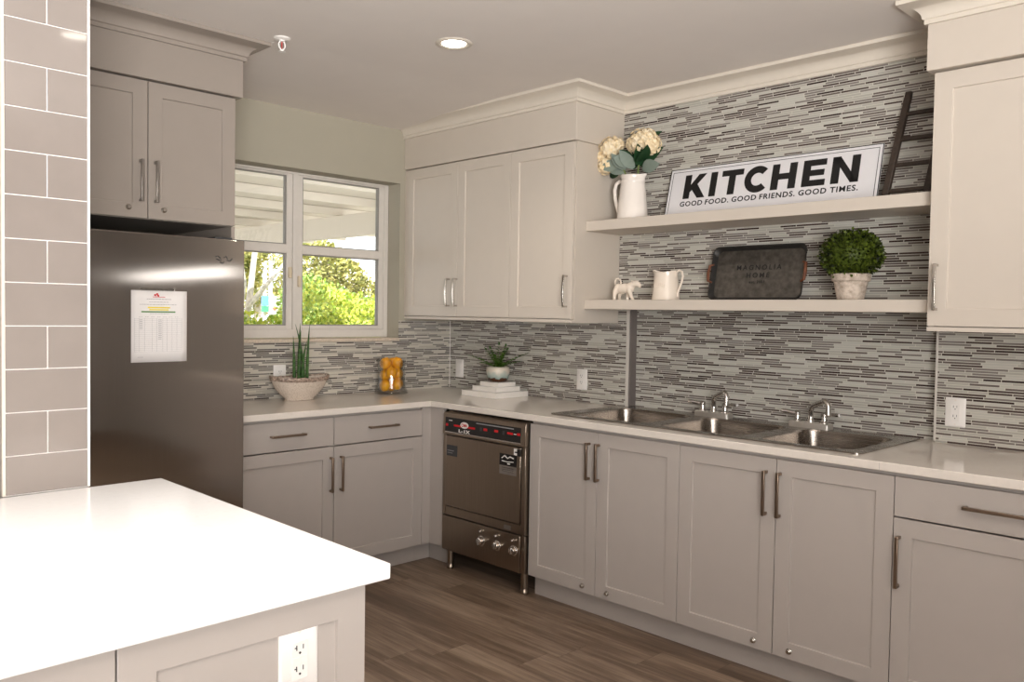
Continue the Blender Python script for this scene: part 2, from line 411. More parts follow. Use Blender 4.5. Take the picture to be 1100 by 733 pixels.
# ================================================================== the room
H = 2.58
def room():
    struct('floor', MB().box(-6.5, .25, -7.5, .2, -.06, 0), M['floor'], smooth=False)
    struct('ceiling', MB().box(-6.7, .25, -7.7, .2, H, H+.25), M['ceil'], smooth=False)
    # window wall with its opening
    wx0, wx1, wz0, wz1 = -1.78, -.427, 1.228, 2.215
    b = MB().slab([-6.7, wx0, wx1, .25], [0, wz0, wz1, H], lambda i, j: not (i == 1 and j == 1), 0, .2)
    bmesh.ops.rotate(b.bm, verts=b.bm.verts[:], cent=(0, 0, 0), matrix=Matrix.Rotation(PI/2, 3, 'X'))   # (x, y, z) -> (x, -z, y)
    bmesh.ops.translate(b.bm, verts=b.bm.verts[:], vec=(0, .2, 0))
    w = struct('wall_back', b, M['wall'], smooth=False)
    t = MB().slab([-1.905, wx1-.002, -.0045], [.9155, 1.2275, 1.356], lambda i, j: not (i == 0 and j == 1), 0, .005)
    bmesh.ops.rotate(t.bm, verts=t.bm.verts[:], cent=(0, 0, 0), matrix=Matrix.Rotation(PI/2, 3, 'X'))
    t.build('backsplash', M['mosX'], w, smooth=False)
    # sink wall, set back behind the sink below the shelves
    b = MB(); b.box(0, .25, -1.485, 0, 0, H); b.box(.055, .25, -3.053, -1.485, 0, 1.46); b.box(0, .25, -3.053, -1.485, 1.46, H); b.box(0, .25, -7.7, -3.053, 0, H)
    w = struct('wall_right', b, M['wallw'], smooth=False)
    t = MB(); t.box(-.004, 0, -1.484, -.0005, .9155, 1.3665); t.box(-.004, 0, -1.484, -1.412, 1.3665, 1.459)
    t.box(.051, .055, -3.0525, -1.4855, .9155, 1.459); t.box(-.004, 0, -3.12, -1.412, 1.461, 2.51); t.box(-.004, 0, -3.79, -3.0535, .9155, 1.37)
    t.build('backsplash', M['mosY'], w, smooth=False)
    struct('wall_left', MB().box(-6.7, -6.5, -7.7, 0, 0, H), M['wallw'], smooth=False)
    struct('wall_front', MB().box(-6.5, 0, -7.7, -7.5, 0, H), M['wallw'], smooth=False)
    # partition with the tiled end
    w = struct('wall_partition', MB().box(-3.048, -2.84, -1.797, -.001, 0, H-.001), M['wallw'], smooth=False)
    g = MB().box(-3.043, -2.845, -1.800, -1.797, .916, H-.002).build('grout_bed', M['grout'], w, smooth=False)
    b = MB(); a, c, gp = -3.0425, -2.8455, .0028
    for k in range(-1, 14):
        z0 = max(.917, 1.020+.1133*k)+gp/2; z1 = min(H-.003, 1.020+.1133*(k+1))-gp/2
        if z1-z0 < .02: continue
        cells = [(a, c)] if k % 2 else [(a, (a+c)/2-gp/2), ((a+c)/2+gp/2, c)]
        for x0, x1 in cells: b.box(x0, x1, -1.8035, -1.7995, z0, z1)
    b.build('tile_facing', M['subway'], w, bevel=.0012)
    e = MB(); e.box(-3.052, -3.0432, -1.8045, -1.790, .917, H-.002); e.build('edge_trim', M['white_trim'], w, bevel=.001)
    e = MB(); e.box(-2.8448, -2.838, -1.8045, -1.790, .917, H-.002); e.build('edge_trim', M['whitep'], w, bevel=.001)
    # crown mouldings
    prof = [(0, -.004), (.010, -.004), (.010, .012), (.016, .015)]
    for i in range(1, 9):
        a = PI/2*i/9; prof.append((.016+.056*(1-math.cos(a)), .015+.044*math.sin(a)))
    prof += [(.074, .061), (.086, .064), (.086, .0795), (0, .0795)]
    z0 = H-.08
    struct('trim_1', MB().sweep([(-.3955, -.001), (-.3955, -1.4265), (-.0045, -1.4265), (-.0045, -3.106), (-.373, -3.106), (-.373, -3.70)], prof, z0), M['white_trim'])
    struct('trim_2', MB().sweep([(-2.835, -.786), (-1.877, -.786), (-1.877, -.002)], prof, z0), M['fridgecab'])
    struct('trim_3', MB().prism([(-.0005, 2.549), (-.0005, 2.5795), (-.95, 2.5795)], 'x', -1.79, -.43), M['ceil'], smooth=False)
    # soffits over the wall cabinets
    struct('trim_4', MB().box(-.395, -.0008, -1.426, -.0008, 2.304, H-.0008), M['cream'], bevel=.0015)
    struct('trim_5', MB().box(-.372, -.0008, -3.69, -3.106, 2.328, H-.0008), M['cream'], bevel=.0015)
    struct('trim_6', MB().box(-2.836, -1.878, -.785, -.0008, 2.338, H-.0008), M['fridgecab'], bevel=.0015)
    # metal strips at the tile corners
    struct('trim_7', MB().box(-.0065, .004, -1.4895, -1.471, .916, 1.440), M['light_trim'], bevel=.001)
    struct('trim_8', MB().box(-.002, .0505, -1.4995, -1.4900, .9205, 1.459), M['dark_trim'], bevel=.001)
    struct('trim_9', MB().box(-.0065, .05, -3.0575, -3.0485, .9205, 1.369), M['light_trim'], bevel=.001)
    struct('trim_10', MB().box(-.0075, -.0042, -.0075, -.0052, .916, 1.355), M['grout'], smooth=False)
    struct('trim_11', MB().box(-.006, -.0002, -1.4265, -1.4175, 1.9, 2.495), M['white_trim'], smooth=False)
    # stone sill and caulk
    struct('trim_12', MB().box(wx0+.001, wx1-.001, -.012, .118, 1.2285, 1.249), M['stone'], bevel=.003)
room()

def window():
    r = thing('window_1', None, None, (0, .12, 0)); del_ = r.get('label'); r['kind'] = 'structure'
    F = M['winframe']
    x0, xm0, xm1, x1, z0, zt = -1.779, -1.142, -1.045, -.428, 1.2495, 2.2145
    b = MB()
    b.box(x0, x0+.03, 0, .05, z0, zt); b.box(x1-.03, x1, 0, .05, z0, zt); b.box(x0+.03, x1-.03, 0, .05, zt-.012, zt); b.box(x0+.03, x1-.03, 0, .05, z0, z0+.05)
    b.box(-1.108, -1.079, -.006, .05, z0+.05, zt-.012)
    b.build('window_frame', F, r, bevel=.002)
    for (a, c) in ((x0+.031, -1.109), (-1.078, x1-.031)):
        s = MB(); st = .036
        s.box(a, a+st, .004, .04, 1.30, 2.2015); s.box(c-st, c, .004, .04, 1.30, 2.2015)
        s.box(a+st, c-st, .004, .04, 2.192, 2.2015); s.box(a+st, c-st, .004, .04, 1.30, 1.322)
        s.box(a+st, c-st, -.004, .04, 1.742, 1.792)
        sash = s.build('window_sash', F, r, bevel=.002)
        g = MB()
        for (p, q) in ((1.322, 1.742), (1.792, 2.192)):
            g.box(a+st, a+st+.007, .010, .036, p, q); g.box(c-st-.007, c-st, .010, .036, p, q); g.box(a+st+.007, c-st-.007, .010, .036, p, p+.006); g.box(a+st+.007, c-st-.007, .010, .036, q-.006, q)
        g.build('gasket', M['winalu'], sash, bevel=.001)
        for (p, q) in ((1.322, 1.742), (1.792, 2.192)):
            MB().box(a+st+.007, c-st-.007, .022, .024, p+.006, q-.006).build('window_pane', M['glass'], sash, smooth=False)
    for (x, z) in ((-1.127, 1.63), (-1.066, 1.58)):
        MB().box(x-.010, x+.010, -.012, .0035, z-.032, z+.032).build('latch', M['latch'], r, bevel=.004)
window()

# ================================================================== cabinets
G, CR, FC, NI, SA = 'greige', 'cream', 'fridgecab', M['nickel'], M['satin']
def cabinets():
    g = M[G]
    cabinet('base_cabinet', 'greige base cabinet with one drawer and one door, against the refrigerator side', (-1.864, -.596, 0), 0, .5865, .59, .105, .8825, g,
            doors=[dict(box=(.012, .585, .107, .718), pull=(.5645, .487, .668, NI, 'bar'))], drawers=[dict(box=(.012, .585, .724, .868), pull=(.226, .413, .800))], toe=.066, top=False)
    cabinet('base_cabinet', 'greige base cabinet with drawer and door under the lemon vase, beside the corner', (-1.2765, -.596, 0), 0, .5745, .59, .105, .8825, g,
            doors=[dict(box=(.0015, .573, .107, .718), pull=(.038, .487, .668, NI, 'bar'))], drawers=[dict(box=(.0015, .573, .724, .868), pull=(.208, .397, .800))], toe=.066, top=False)
    # corner filler
    r = thing('corner_filler_panel', 'plain greige L-shaped filler panel in the inner corner beside the dishwasher', 'cabinet panel', (-.645, -.596, 0))
    b = MB(); b.prism([(-.0555, 0), (0, 0), (0, -.113), (.02, -.113), (.02, .02), (-.0555, .02)], 'z', .107, .8825); b.build('panel', g, r, bevel=.0012)
    b = MB(); b.prism([(-.056, .066), (.055, .066), (.055, -.118), (.071, -.118), (.071, .082), (-.056, .082)], 'z', 0, .104); b.build('toe_kick', g, r)
    r2 = [dict(box=(.0015, .430, .107, .868), pull=(.387, .645, .820, NI, 'bar'), lock=(.358, .139)), dict(box=(.434, .8785, .107, .868), pull=(.443, .645, .820, NI, 'bar'), lock=(.505, .139))]
    cabinet('sink_base_cabinet', 'greige two-door base cabinet with bottom locks, next to the steel dishwasher', (-.645, -1.376, 0), S, .8795, .64, .105, .8825, g, doors=r2, toe=.055, top=False, cut=.62)
    r2 = [dict(box=(.0015, .4395, .107, .868), pull=(.4015, .645, .820, NI, 'bar'), lock=(.3625, .139)), dict(box=(.443, .882, .107, .868), pull=(.4595, .645, .820, NI, 'bar'), lock=(.5125, .139))]
    cabinet('sink_base_cabinet', 'greige two-door base cabinet with bottom locks, next to the drawer cabinet', (-.645, -2.256, 0), S, .883, .64, .105, .8825, g, doors=r2, toe=.055, top=False, cut=.62)
    cabinet('base_cabinet', 'greige cabinet with long drawer pull over one door, past the end of the sink', (-.645, -3.1395, 0), S, .645, .64, .105, .8825, g,
            doors=[dict(box=(.0015, .6435, .107, .724), pull=(.0225, .484, .665, NI, 'bar'))], drawers=[dict(box=(.0015, .6435, .730, .868), pull=(.225, .42, .800))], toe=.055, top=False)
    # wall cabinets
    c = M[CR]
    r = cabinet('wall_cabinet', 'cream two-door wall cabinet in the corner beside the window', (-.388, -.001, 0), S, .947, .386, 1.3685, 2.3035, c, st_doors(
        [(.020, .502, .440), (.505, .9455, .508)]))
    MB().box(0, .0185, .001, .0205, 1.388, 2.3).build('filler_strip', c, r); MB().box(0, .947, .002, .0205, 1.369, 1.3855).build('light_rail', c, r, bevel=.001)
    r = cabinet('wall_cabinet', 'cream single-door wall cabinet that the floating shelves butt against', (-.388, -.9485, 0), S, .4615, .386, 1.3685, 2.3035, c, st_doors([(.0015, .457, .4265)]))
    MB().box(0, .4615, .002, .0205, 1.369, 1.3855).build('light_rail', c, r, bevel=.001)
    r = cabinet('wall_cabinet', 'cream tall-door wall cabinet at the end of the shelves, above the outlet', (-.345, -3.1245, 0), S, .56, .343, 1.371, 2.3275, c,
                [dict(box=(.0015, .558, 1.391, 2.322), pull=(.032, 1.448, 1.62, SA, 'arc'), st=.064)])
    MB().box(0, .56, .002, .0205, 1.3715, 1.388).build('light_rail', c, r, bevel=.001)
    f = M[FC]
    fcab = cabinet('fridge_cabinet', 'greige two-door cabinet with small locks mounted above the refrigerator', (-2.835, -.765, 0), 0, .933, .763, 1.775, 2.3375, f,
            [dict(box=(.177, .5535, 1.777, 2.333), pull=(.5235, 1.842, 2.012, M['nickel2'], 'bar'), lock=(.478, 1.817), st=.058), dict(box=(.557, .9315, 1.777, 2.333), pull=(.5845, 1.842, 2.012, M['nickel2'], 'bar'), lock=(.620, 1.817), st=.058)])
    MB().box(0, .1755, .0005, .021, 1.776, 2.3365).build('filler_strip', f, fcab, bevel=.001)
    r = thing('cabinet_panel', 'tall greige end panel between the refrigerator and the window counter', 'cabinet panel', (-1.903, -.764, 0))
    MB().box(-.017, 0, 0, .757, 0, 1.774).build('panel', f, r, bevel=.001)
def st_doors(l):
    return [dict(box=(a, b, 1.389, 2.2985), pull=(h, 1.448, 1.615, SA, 'arc'), st=.062) for a, b, h in l]
cabinets()

def counters():
    r = thing('countertop', 'L-shaped pale quartz countertop running under the window and along the sink wall', 'countertop', (0, 0, .8832))
    xs = [-1.902, -.663, -.548, -.001, .0185, .0505]; ys = [-3.785, -3.0525, -2.965, -1.456, -1.4855, -.620, -.001]
    ys = [-3.785, -3.0525, -2.965, -1.4855, -1.456, -.620, -.001]
    def fill(i, j):
        if i == 0: return j == 5
        if i in (3, 4): return j in (1, 2) and not (i == 3 and j == 2)
        if i == 2 and j in (2, 3): return False
        return True
    MB().slab(xs, ys, fill, 0, .0318).build('slab', M['quartz'], r, bevel=.003)
    MB().box(-.6634, -.6622, -3.0936, -3.0928, .003, .029).build('seam', M['grey_ink'], r)
    r = thing('kitchen_island', 'greige island base with shaker panels carrying a white outlet', 'kitchen island', (-2.682, -2.895, 0))
    MB().box(-1.9, 0, .0205, 1.06, .10, .882).build('body', M[G], r, bevel=.001)
    MB().box(-1.88, -.03, .07, 1.04, 0, .0995).build('toe_kick', M[G], r)
    MB().shaker(-.4695, 0, .102, .881, 0, .02, .0625, .008).build('panel', M[G], r, bevel=.0012)
    MB().shaker(-1.07, -.4725, .102, .881, 0, .02, .0625, .008).build('panel', M[G], r, bevel=.0012)
    MB().shaker(-1.67, -1.073, .102, .881, 0, .02, .0625, .008).build('panel', M[G], r, bevel=.0012)
    o = MB().box(-1.95, 0, 0, 1.1195, 0, .032).build('island_countertop', M['quartz_island'], None, bevel=.004, seg=3, loc=(-2.6425, -2.9255, .8832))
    tag(o, 'thick bright white quartz slab on top of the island', 'countertop')
counters()

# ================================================================== appliances
def fridge():
    r = thing('refrigerator', 'brushed stainless steel refrigerator standing beside the tiled column', 'refrigerator', (-2.30, -.83, 0))
    MB().box(-.40, .375, .062, .79, .02, 1.70).build('body', M['dgrey'], r, bevel=.004)
    b = MB()    # slightly bowed door skin
    n = 14; pts = [(-.415+.828*i/n, .006*((2*i/n-1)**2)) for i in range(n+1)]
    poly = pts+[(.413, .058), (-.415, .058)]
    b.prism(poly, 'z', .06, 1.712); d = b.build('door', M['steel_f'], r, bevel=.004)
    MB().box(.29, .368, .03, .12, 1.7125, 1.722).build('hinge', M['dgrey'], r, bevel=.002)
    MB().box(-.38, .36, .03, .06, .02, .055).build('grille', M['black'], r)
    l = MB()
    for pts in ([(.278, 1.634), (.290, 1.637), (.302, 1.629)], [(.300, 1.613), (.309, 1.607), (.318, 1.614)], [(.316, 1.632), (.327, 1.638), (.334, 1.627)], [(.330, 1.622), (.345, 1.619), (.354, 1.630)], [(.282, 1.626), (.296, 1.620), (.304, 1.623)]):
        l.tube([(x, .0014+.006*((x/.414)**2)-.0016, z) for x, z in pts], .0022, 6)
    l.build('logo', M['dgrey'], d)
fridge()

def notice():
    r = thing('paper_notice', 'white printed log sheet with yellow highlights taped to the steel refrigerator', 'paper', (-2.259, -.8312, 1.193), 0)
    b = MB(); W, Hh = .225, .289
    n = 8
    b.rings([[(-W/2+W*i/n, -.0012-.0018*math.sin(PI*i/n)*(.4+.6*math.sin(3*k)), Hh*k/6) for i in range(n+1)] for k in range(7)], False, False, False)
    p = b.build('sheet', M['paper'], r)
    sd = p.modifiers.new('thickness', 'SOLIDIFY'); sd.thickness = .0003; sd.offset = 1
    y = -.0034
    def bar(nm, x0, x1, z0, z1, m): MB().box(x0, x1, y-.0002, y, z0, z1).build(nm, m, p, smooth=False)
    bar('highlight', -.048, .042, .218, .2235, M['yellow']); bar('highlight', -.042, .036, .2095, .2145, M['yellow']); bar('rule', -.073, .064, .2005, .206, M['green_ink'])
    l = MB()
    for x, z in ((-.018, .270), (-.010, .274), (-.006, .268)): l.prism([(x-.005, z-.001), (x+.004, z-.004), (x+.003, z+.005), (x-.004, z+.005)], 'y', y-.0002, y)
    l.box(-.028, .022, y-.0002, y, .2625, .2645); l.build('logo', M['red'], p, smooth=False)
    t = MB(); rnd = random.Random(4)
    for z, a, c, hgt in ((.2535, -.052, .046, .002), (.242, -.042, .036, .0016), (.232, -.08, .068, .0016), (.195, -.04, .04, .0012)):
        x = a
        while x < c:
            w = rnd.uniform(.004, .012); t.box(x, min(x+w, c), y-.0002, y, z, z+hgt); x += w+.002
    for x in range(22): t.box(-.09+.008*x, -.085+.008*x, y-.0002, y, .182, .1832) if x % 3 else None
    for k in range(20): t.box(-.1, .09, y-.0002, y, .042+.007*k, .0424+.007*k)
    for x in (-.1, -.082, -.06, -.03, -.012, .012, .03, .05, .07, .09): t.box(x, x+.0005, y-.0002, y, .042, .178)
    for k in range(12): t.box(-.080, -.068, y-.0002, y, .17-.007*k, .1715-.007*k) if k < 6 else None; t.box(-.006, .008, y-.0002, y, .17-.007*k, .1715-.007*k)
    t.box(-.088, -.066, y-.0002, y, .02, .0212)
    t.build('print', M['grey_ink'], p, smooth=False)
    MB().box(-.075, .062, -.0016, -.0008, Hh-.004, Hh+.011).build('tape', M['vglass'], r, smooth=False)
notice()

def dishwasher():
    r = thing('dishwasher', 'stainless undercounter dishwasher with black control panel and three dials on legs', 'dishwasher', (-.665, -.738, 0), S)
    ST = M['steel_d']; W = .632
    MB().box(.006, W-.006, .03, .60, .13, .872).build('body', ST, r, bevel=.002)
    b = MB(); b.prism([(-.010, .748), (.03, .748), (.03, .868), (.004, .868), (-.004, .862)], 'x', 0, W); hood = b.build('control_housing', ST, r, bevel=.0025)
    y = lambda z: -.010+.006*(z-.748)/.114
    def plate(nm, x0, x1, z0, z1, m, d, par):
        b = MB(); b.rings([[(x0, y(z0)-d, z0), (x1, y(z0)-d, z0), (x1, y(z1)-d, z1), (x0, y(z1)-d, z1)], [(x0, y(z0), z0), (x1, y(z0), z0), (x1, y(z1), z1), (x0, y(z1), z1)]])
        return b.build(nm, m, par, smooth=False)
    p = plate('control_panel', .020, .600, .766, .842, M['black'], .0012, hood)
    plate('chrome_rule', .020, .600, .7605, .7645, M['chrome'], .001, hood)
    def panelbit(nm, x0, x1, z0, z1, m): return plate(nm, x0, x1, z0, z1, m, .0020, hood)
    for x0, x1, z0, z1 in ((.026, .044, .794, .808), (.092, .262, .797, .807), (.328, .356, .799, .812), (.410, .438, .801, .813), (.505, .545, .801, .812), (.575, .597, .802, .814)): panelbit('indicator', x0, x1, z0, z1, M['red'])
    panelbit('print', .27, .55, .829, .834, M['grey_ink']); panelbit('print', .048, .078, .824, .828, M['whitep']); panelbit('print', .552, .571, .805, .808, M['whitep'])
    for x in (.30, .47): panelbit('rocker_switch', x, x+.016, .795, .813, M['dgrey'])
    b = MB(); b.lathe_y([(.0001, -.0032), (.022, -.0032), (.022, 0)], (0, 0, 0), 28)
    bmesh.ops.scale(b.bm, verts=b.bm.verts[:], vec=(1.45, 1, .78)); move(b, (.178, y(.809), .810)); lg = b.build('logo', M['whitep'], hood, smooth=False)
    move(text_mb('CMA', .022, .0004, .0006), (.178, y(.803)-.0036, .8025)).build('logo_text', M['red'], lg, smooth=False)
    lt = text_mb('L-1X', .026, .0006, .0012, 1.15); bmesh.ops.scale(lt.bm, verts=lt.bm.verts[:], vec=(1.5, 1, .85)); move(lt, (.178, y(.77)-.0028, .7695)).build('lettering', M['whitep'], hood, smooth=False)
    # door with a raised surround
    s = MB(); s.box(0, .022, -.004, .028, .305, .746); s.box(W-.026, W, -.004, .028, .305, .746); s.box(.022, W-.026, -.002, .028, .305, .352); s.build('door_surround', ST, r, bevel=.002)
    d = MB().box(.026, W-.031, -.008, .020, .357, .742).build('door', ST, r, bevel=.003)
    MB().box(W-.050, W-.028, -.014, -.0085, .700, .735).build('latch', M['black'], d, bevel=.001)
    def sticker(nm, x0, x1, z0, z1, m, par=d): return MB().box(x0, x1, -.0092, -.0082, z0, z1).build(nm, m, par, smooth=False)
    k = sticker('sticker', .036, .122, .633, .692, M['dgrey']); MB().box(.042, .095, -.0098, -.0092, .66, .664).build('print', M['grey_ink'], k, smooth=False); MB().box(.042, .085, -.0098, -.0092, .648, .651).build('print', M['grey_ink'], k, smooth=False)
    k = sticker('sticker', .452, .575, .640, .700, M['black']); sticker('sticker', .452, .575, .595, .640, M['metal_trim'])
    sw = MB(); sw.tube([(.470, -.0094, .676), (.490, -.0094, .690), (.512, -.0094, .678), (.53, -.0094, .688), (.555, -.0094, .682)], .0035, 6); sw.tube([(.470, -.0094, .662), (.51, -.0094, .660), (.555, -.0094, .664)], .0022, 6); sw.box(.51, .53, -.0097, -.0091, .648, .654); sw.build('print', M['whitep'], k)
    tg = MB()
    for z in (.628, .618, .610): tg.box(.47, .555, -.0096, -.0091, z, z+.0018)
    tg.build('print', M['dgrey'], k)
    k = sticker('sticker', .555, .592, .702, .735, M['whitep']); MB().box(.562, .584, -.0098, -.0092, .713, .720).build('print', M['dgrey'], k, smooth=False)
    # lower access panel, dials and pilot lights
    lp = MB().box(0, W-.03, -.006, .028, .110, .299).build('access_panel', ST, r, bevel=.0025)
    MB().box(W-.028, W, .002, .028, .110, .299).build('side_strip', ST, r, bevel=.002)
    MB().box(.485, .535, -.0032, -.002, .314, .336).build('sticker', M['metal_trim'], r, smooth=False)
    for i, x in enumerate((.322, .442, .562)):
        z = .218-.0*i
        b = MB(); b.lathe_y([(.027, 0), (.027, -.003), (.021, -.004), (.019, -.020), (.016, -.022)], (x, -.0065, z), 24); b.box(x-.0045, x+.0045, -.034, -.026, z-.018, z+.018)
        b.build('dial', M['chrome'], lp, bevel=.001)
        b = MB(); b.lathe_y([(.009, 0), (.009, -.002), (.006, -.004), (.006, -.016), (.004, -.018)], (x, -.0065, z+.052), 16)
        kb = b.build('pilot_light', M['chrome'], lp)
    for x in (.030, W-.030):
        for yy in (.035, .55):
            b = MB(); b.lathe([(.021, .0), (.023, .003), (.023, .012), (.017, .022), (.017, .030), (.019, .032), (.019, .129)], (x, yy, 0), 20); b.build('leg', ST, r)
dishwasher()

def rr(x0, x1, y0, y1, r, n=6):
    """rounded rectangle as 4*(n+1) points; r is one radius or four (SW, SE, NE, NW)"""
    r = (r,)*4 if not isinstance(r, tuple) else r; out = []
    for (cx, cy, a, q) in ((x0+r[0], y0+r[0], PI, r[0]), (x1-r[1], y0+r[1], 1.5*PI, r[1]), (x1-r[2], y1-r[2], 0, r[2]), (x0+r[3], y1-r[3], .5*PI, r[3])):
        for i in range(n+1): out.append((cx+q*math.cos(a+PI/2*i/n), cy+q*math.sin(a+PI/2*i/n)))
    return out
def sink():
    r = thing('sink', 'three-bowl stainless steel drop-in sink set in the pale countertop', 'sink', (-.575, -1.435, .915), S)
    ST = M['steel_s']; L, Dp = 1.555, .617
    cuts = [0, .565, 1.065, L]; bowls = [(.085, .530), (.605, 1.030), (1.105, 1.500)]
    b = MB(); yb = Dp-.115
    for i in range(3):
        x0, x1 = cuts[i], cuts[i+1]
        q = [.0005]*4
        if i == 0: q[0] = q[3] = .03
        if i == 2: q[1] = q[2] = .03
        o = rr(x0, x1, 0, Dp, tuple(q)); h = rr(bowls[i][0], bowls[i][1], .045, yb, .07)
        b.rings([[(x, y, .0005) for x, y in o], [(x, y, .0045) for x, y in o], [(x, y, .0045) for x, y in h], [(x, y, -.002) for x, y in rr(bowls[i][0]+.002, bowls[i][1]-.002, .047, yb-.002, .068)]], False, False)
    bmesh.ops.remove_doubles(b.bm, verts=b.bm.verts[:], dist=.0012)
    inner = [f for f in b.bm.faces if abs(f.normal.x) > .9 and max(v.co.z for v in f.verts) < .0047 and all(min(abs(v.co.x-c) for c in cuts[1:3]) < .001 for v in f.verts)]
    bmesh.ops.delete(b.bm, geom=inner, context='FACES')
    rim = b.build('rim', ST, r)
    for i, (x0, x1) in enumerate(bowls):
        b = MB(); rs = []
        for z, ins, rad in ((-.002, .0022, .068), (-.03, .006, .066), (-.20, .018, .06), (-.232, .03, .055), (-.245, .055, .045), (-.25, .09, .03)):
            rs.append([(x, y, z) for x, y in rr(x0+ins, x1-ins, .045+ins, yb-ins, rad)])
        b.rings(rs, False, True); bo = b.build('bowl', ST, r, ang=60)
        d = MB(); c = ((x0+x1)/2, (.045+yb)/2, -.2498); d.lathe([(.045, 0), (.042, .003), (.030, .001), (.006, .001), (.006, .004), (.001, .004)], c, 24); d.build('drain', M['chrome'], bo)
sink()

def faucet(label, y):
    r = thing('faucet', label, 'faucet', (-.028, y, .9197), S)     # local x runs along the wall, -y towards the room
    CH = M['chrome']
    b = MB(); b.rings([[(x, yy, z) for x, yy in rr(-.095, .095, -.03, .03, .012, 4)] for z in (0, .021)]+[[(x, yy, .026) for x, yy in rr(-.090, .090, -.025, .025, .01, 4)]])
    b.build('base_plate', M['plate'], r)
    d = Vector((.13, -.085, 0)).normalized(); L = .150
    pts = [(0, 0, .018), (0, 0, .045), (0, 0, .078), tuple(d*.006+Vector((0, 0, .092))), tuple(d*.02+Vector((0, 0, .102)))]
    for k in range(1, 6): pts.append(tuple(d*(.02+.018*k)+Vector((0, 0, .102+.006*k))))
    for k in range(1, 8):
        a = PI/2*k/7; pts.append(tuple(d*(.110+.026*math.sin(a))+Vector((0, 0, .132-.026*(1-math.cos(a))))))
    pts.append(tuple(d*.137+Vector((0, 0, .072))))
    sp = MB(); sp.tube(pts, .0115, 14); sp.lathe([(.016, .020), (.016, .034), (.012, .040), (.012, .050)], (0, 0, 0), 20); sp.build('spout', CH, r)
    for sx, ang in ((-.063, PI*.86), (.063, -.12)):
        h = MB(); h.lathe([(.021, .0255), (.020, .030), (.012, .036), (.011, .052), (.015, .056), (.015, .066), (.009, .073)], (sx, 0, 0), 20)
        v = Vector((math.cos(ang), -abs(math.sin(ang)), .10)).normalized(); p0 = Vector((sx, 0, .062))
        h.tube([p0, p0+v*.02, p0+v*.05, p0+v*.072], [.009, .0095, .013, .011], 12, flat=.75); h.build('handle', CH, r)
faucet('chrome bridge faucet with swivelled spout, between the first and middle sink bowls', -2.035)
faucet('chrome bridge faucet with swivelled spout, closest to the wall outlet at the sink', -2.535)

# ================================================================== shelves and what stands on them
def shelf(label, z0, z1):
    o = MB().box(0, 1.711, 0, .2852, 0, z1-z0).build('floating_shelf', M[CR], None, bevel=.002, loc=(-.29, -1.4115, z0), rot=(0, 0, S))
    tag(o, label, 'shelf')
shelf('upper cream floating shelf carrying the kitchen sign and flower pitcher', 1.846, 1.898)
shelf('lower cream floating shelf carrying the tray and round topiary', 1.441, 1.490)
ZU, ZL = 1.8982, 1.4902

def pitcher():
    r = thing('pitcher', 'tall white glazed pitcher holding hydrangeas on the upper shelf', 'pitcher', (-.15, -1.605, ZU), S)
    b = MB(); seg = 40
    prof = [(.060, 0), (.078, .002), (.080, .010), (.078, .03), (.0735, .09), (.067, .15), (.0615, .19), (.0605, .197), (.063, .200), (.063, .207), (.0605, .210), (.061, .222), (.064, .232)]
    inn = [(.060, .232), (.056, .21), (.058, .17), (.068, .05), (.066, .012)]
    def ring(rad, z):
        o = []
        for i in range(seg):
            a = 2*PI*i/seg; k = max(0, math.cos(a))**14*max(0, (z-.19)/.042)
            o.append(((rad+.020*k)*math.cos(a), rad*math.sin(a), z+.004*k))
        return o
    b.rings([ring(*p) for p in prof+inn]); b.build('body', M['ceramic'], r, ang=60)
    h = MB(); h.tube([(-.060, 0, .205), (-.085, 0, .212), (-.108, 0, .200), (-.118, 0, .17), (-.115, 0, .13), (-.104, 0, .09), (-.090, 0, .055), (-.077, 0, .035)], [.008, .0085, .0085, .0085, .0085, .008, .008, .010], 12, flat=1.3)
    h.build('handle', M['ceramic'], r)
pitcher()

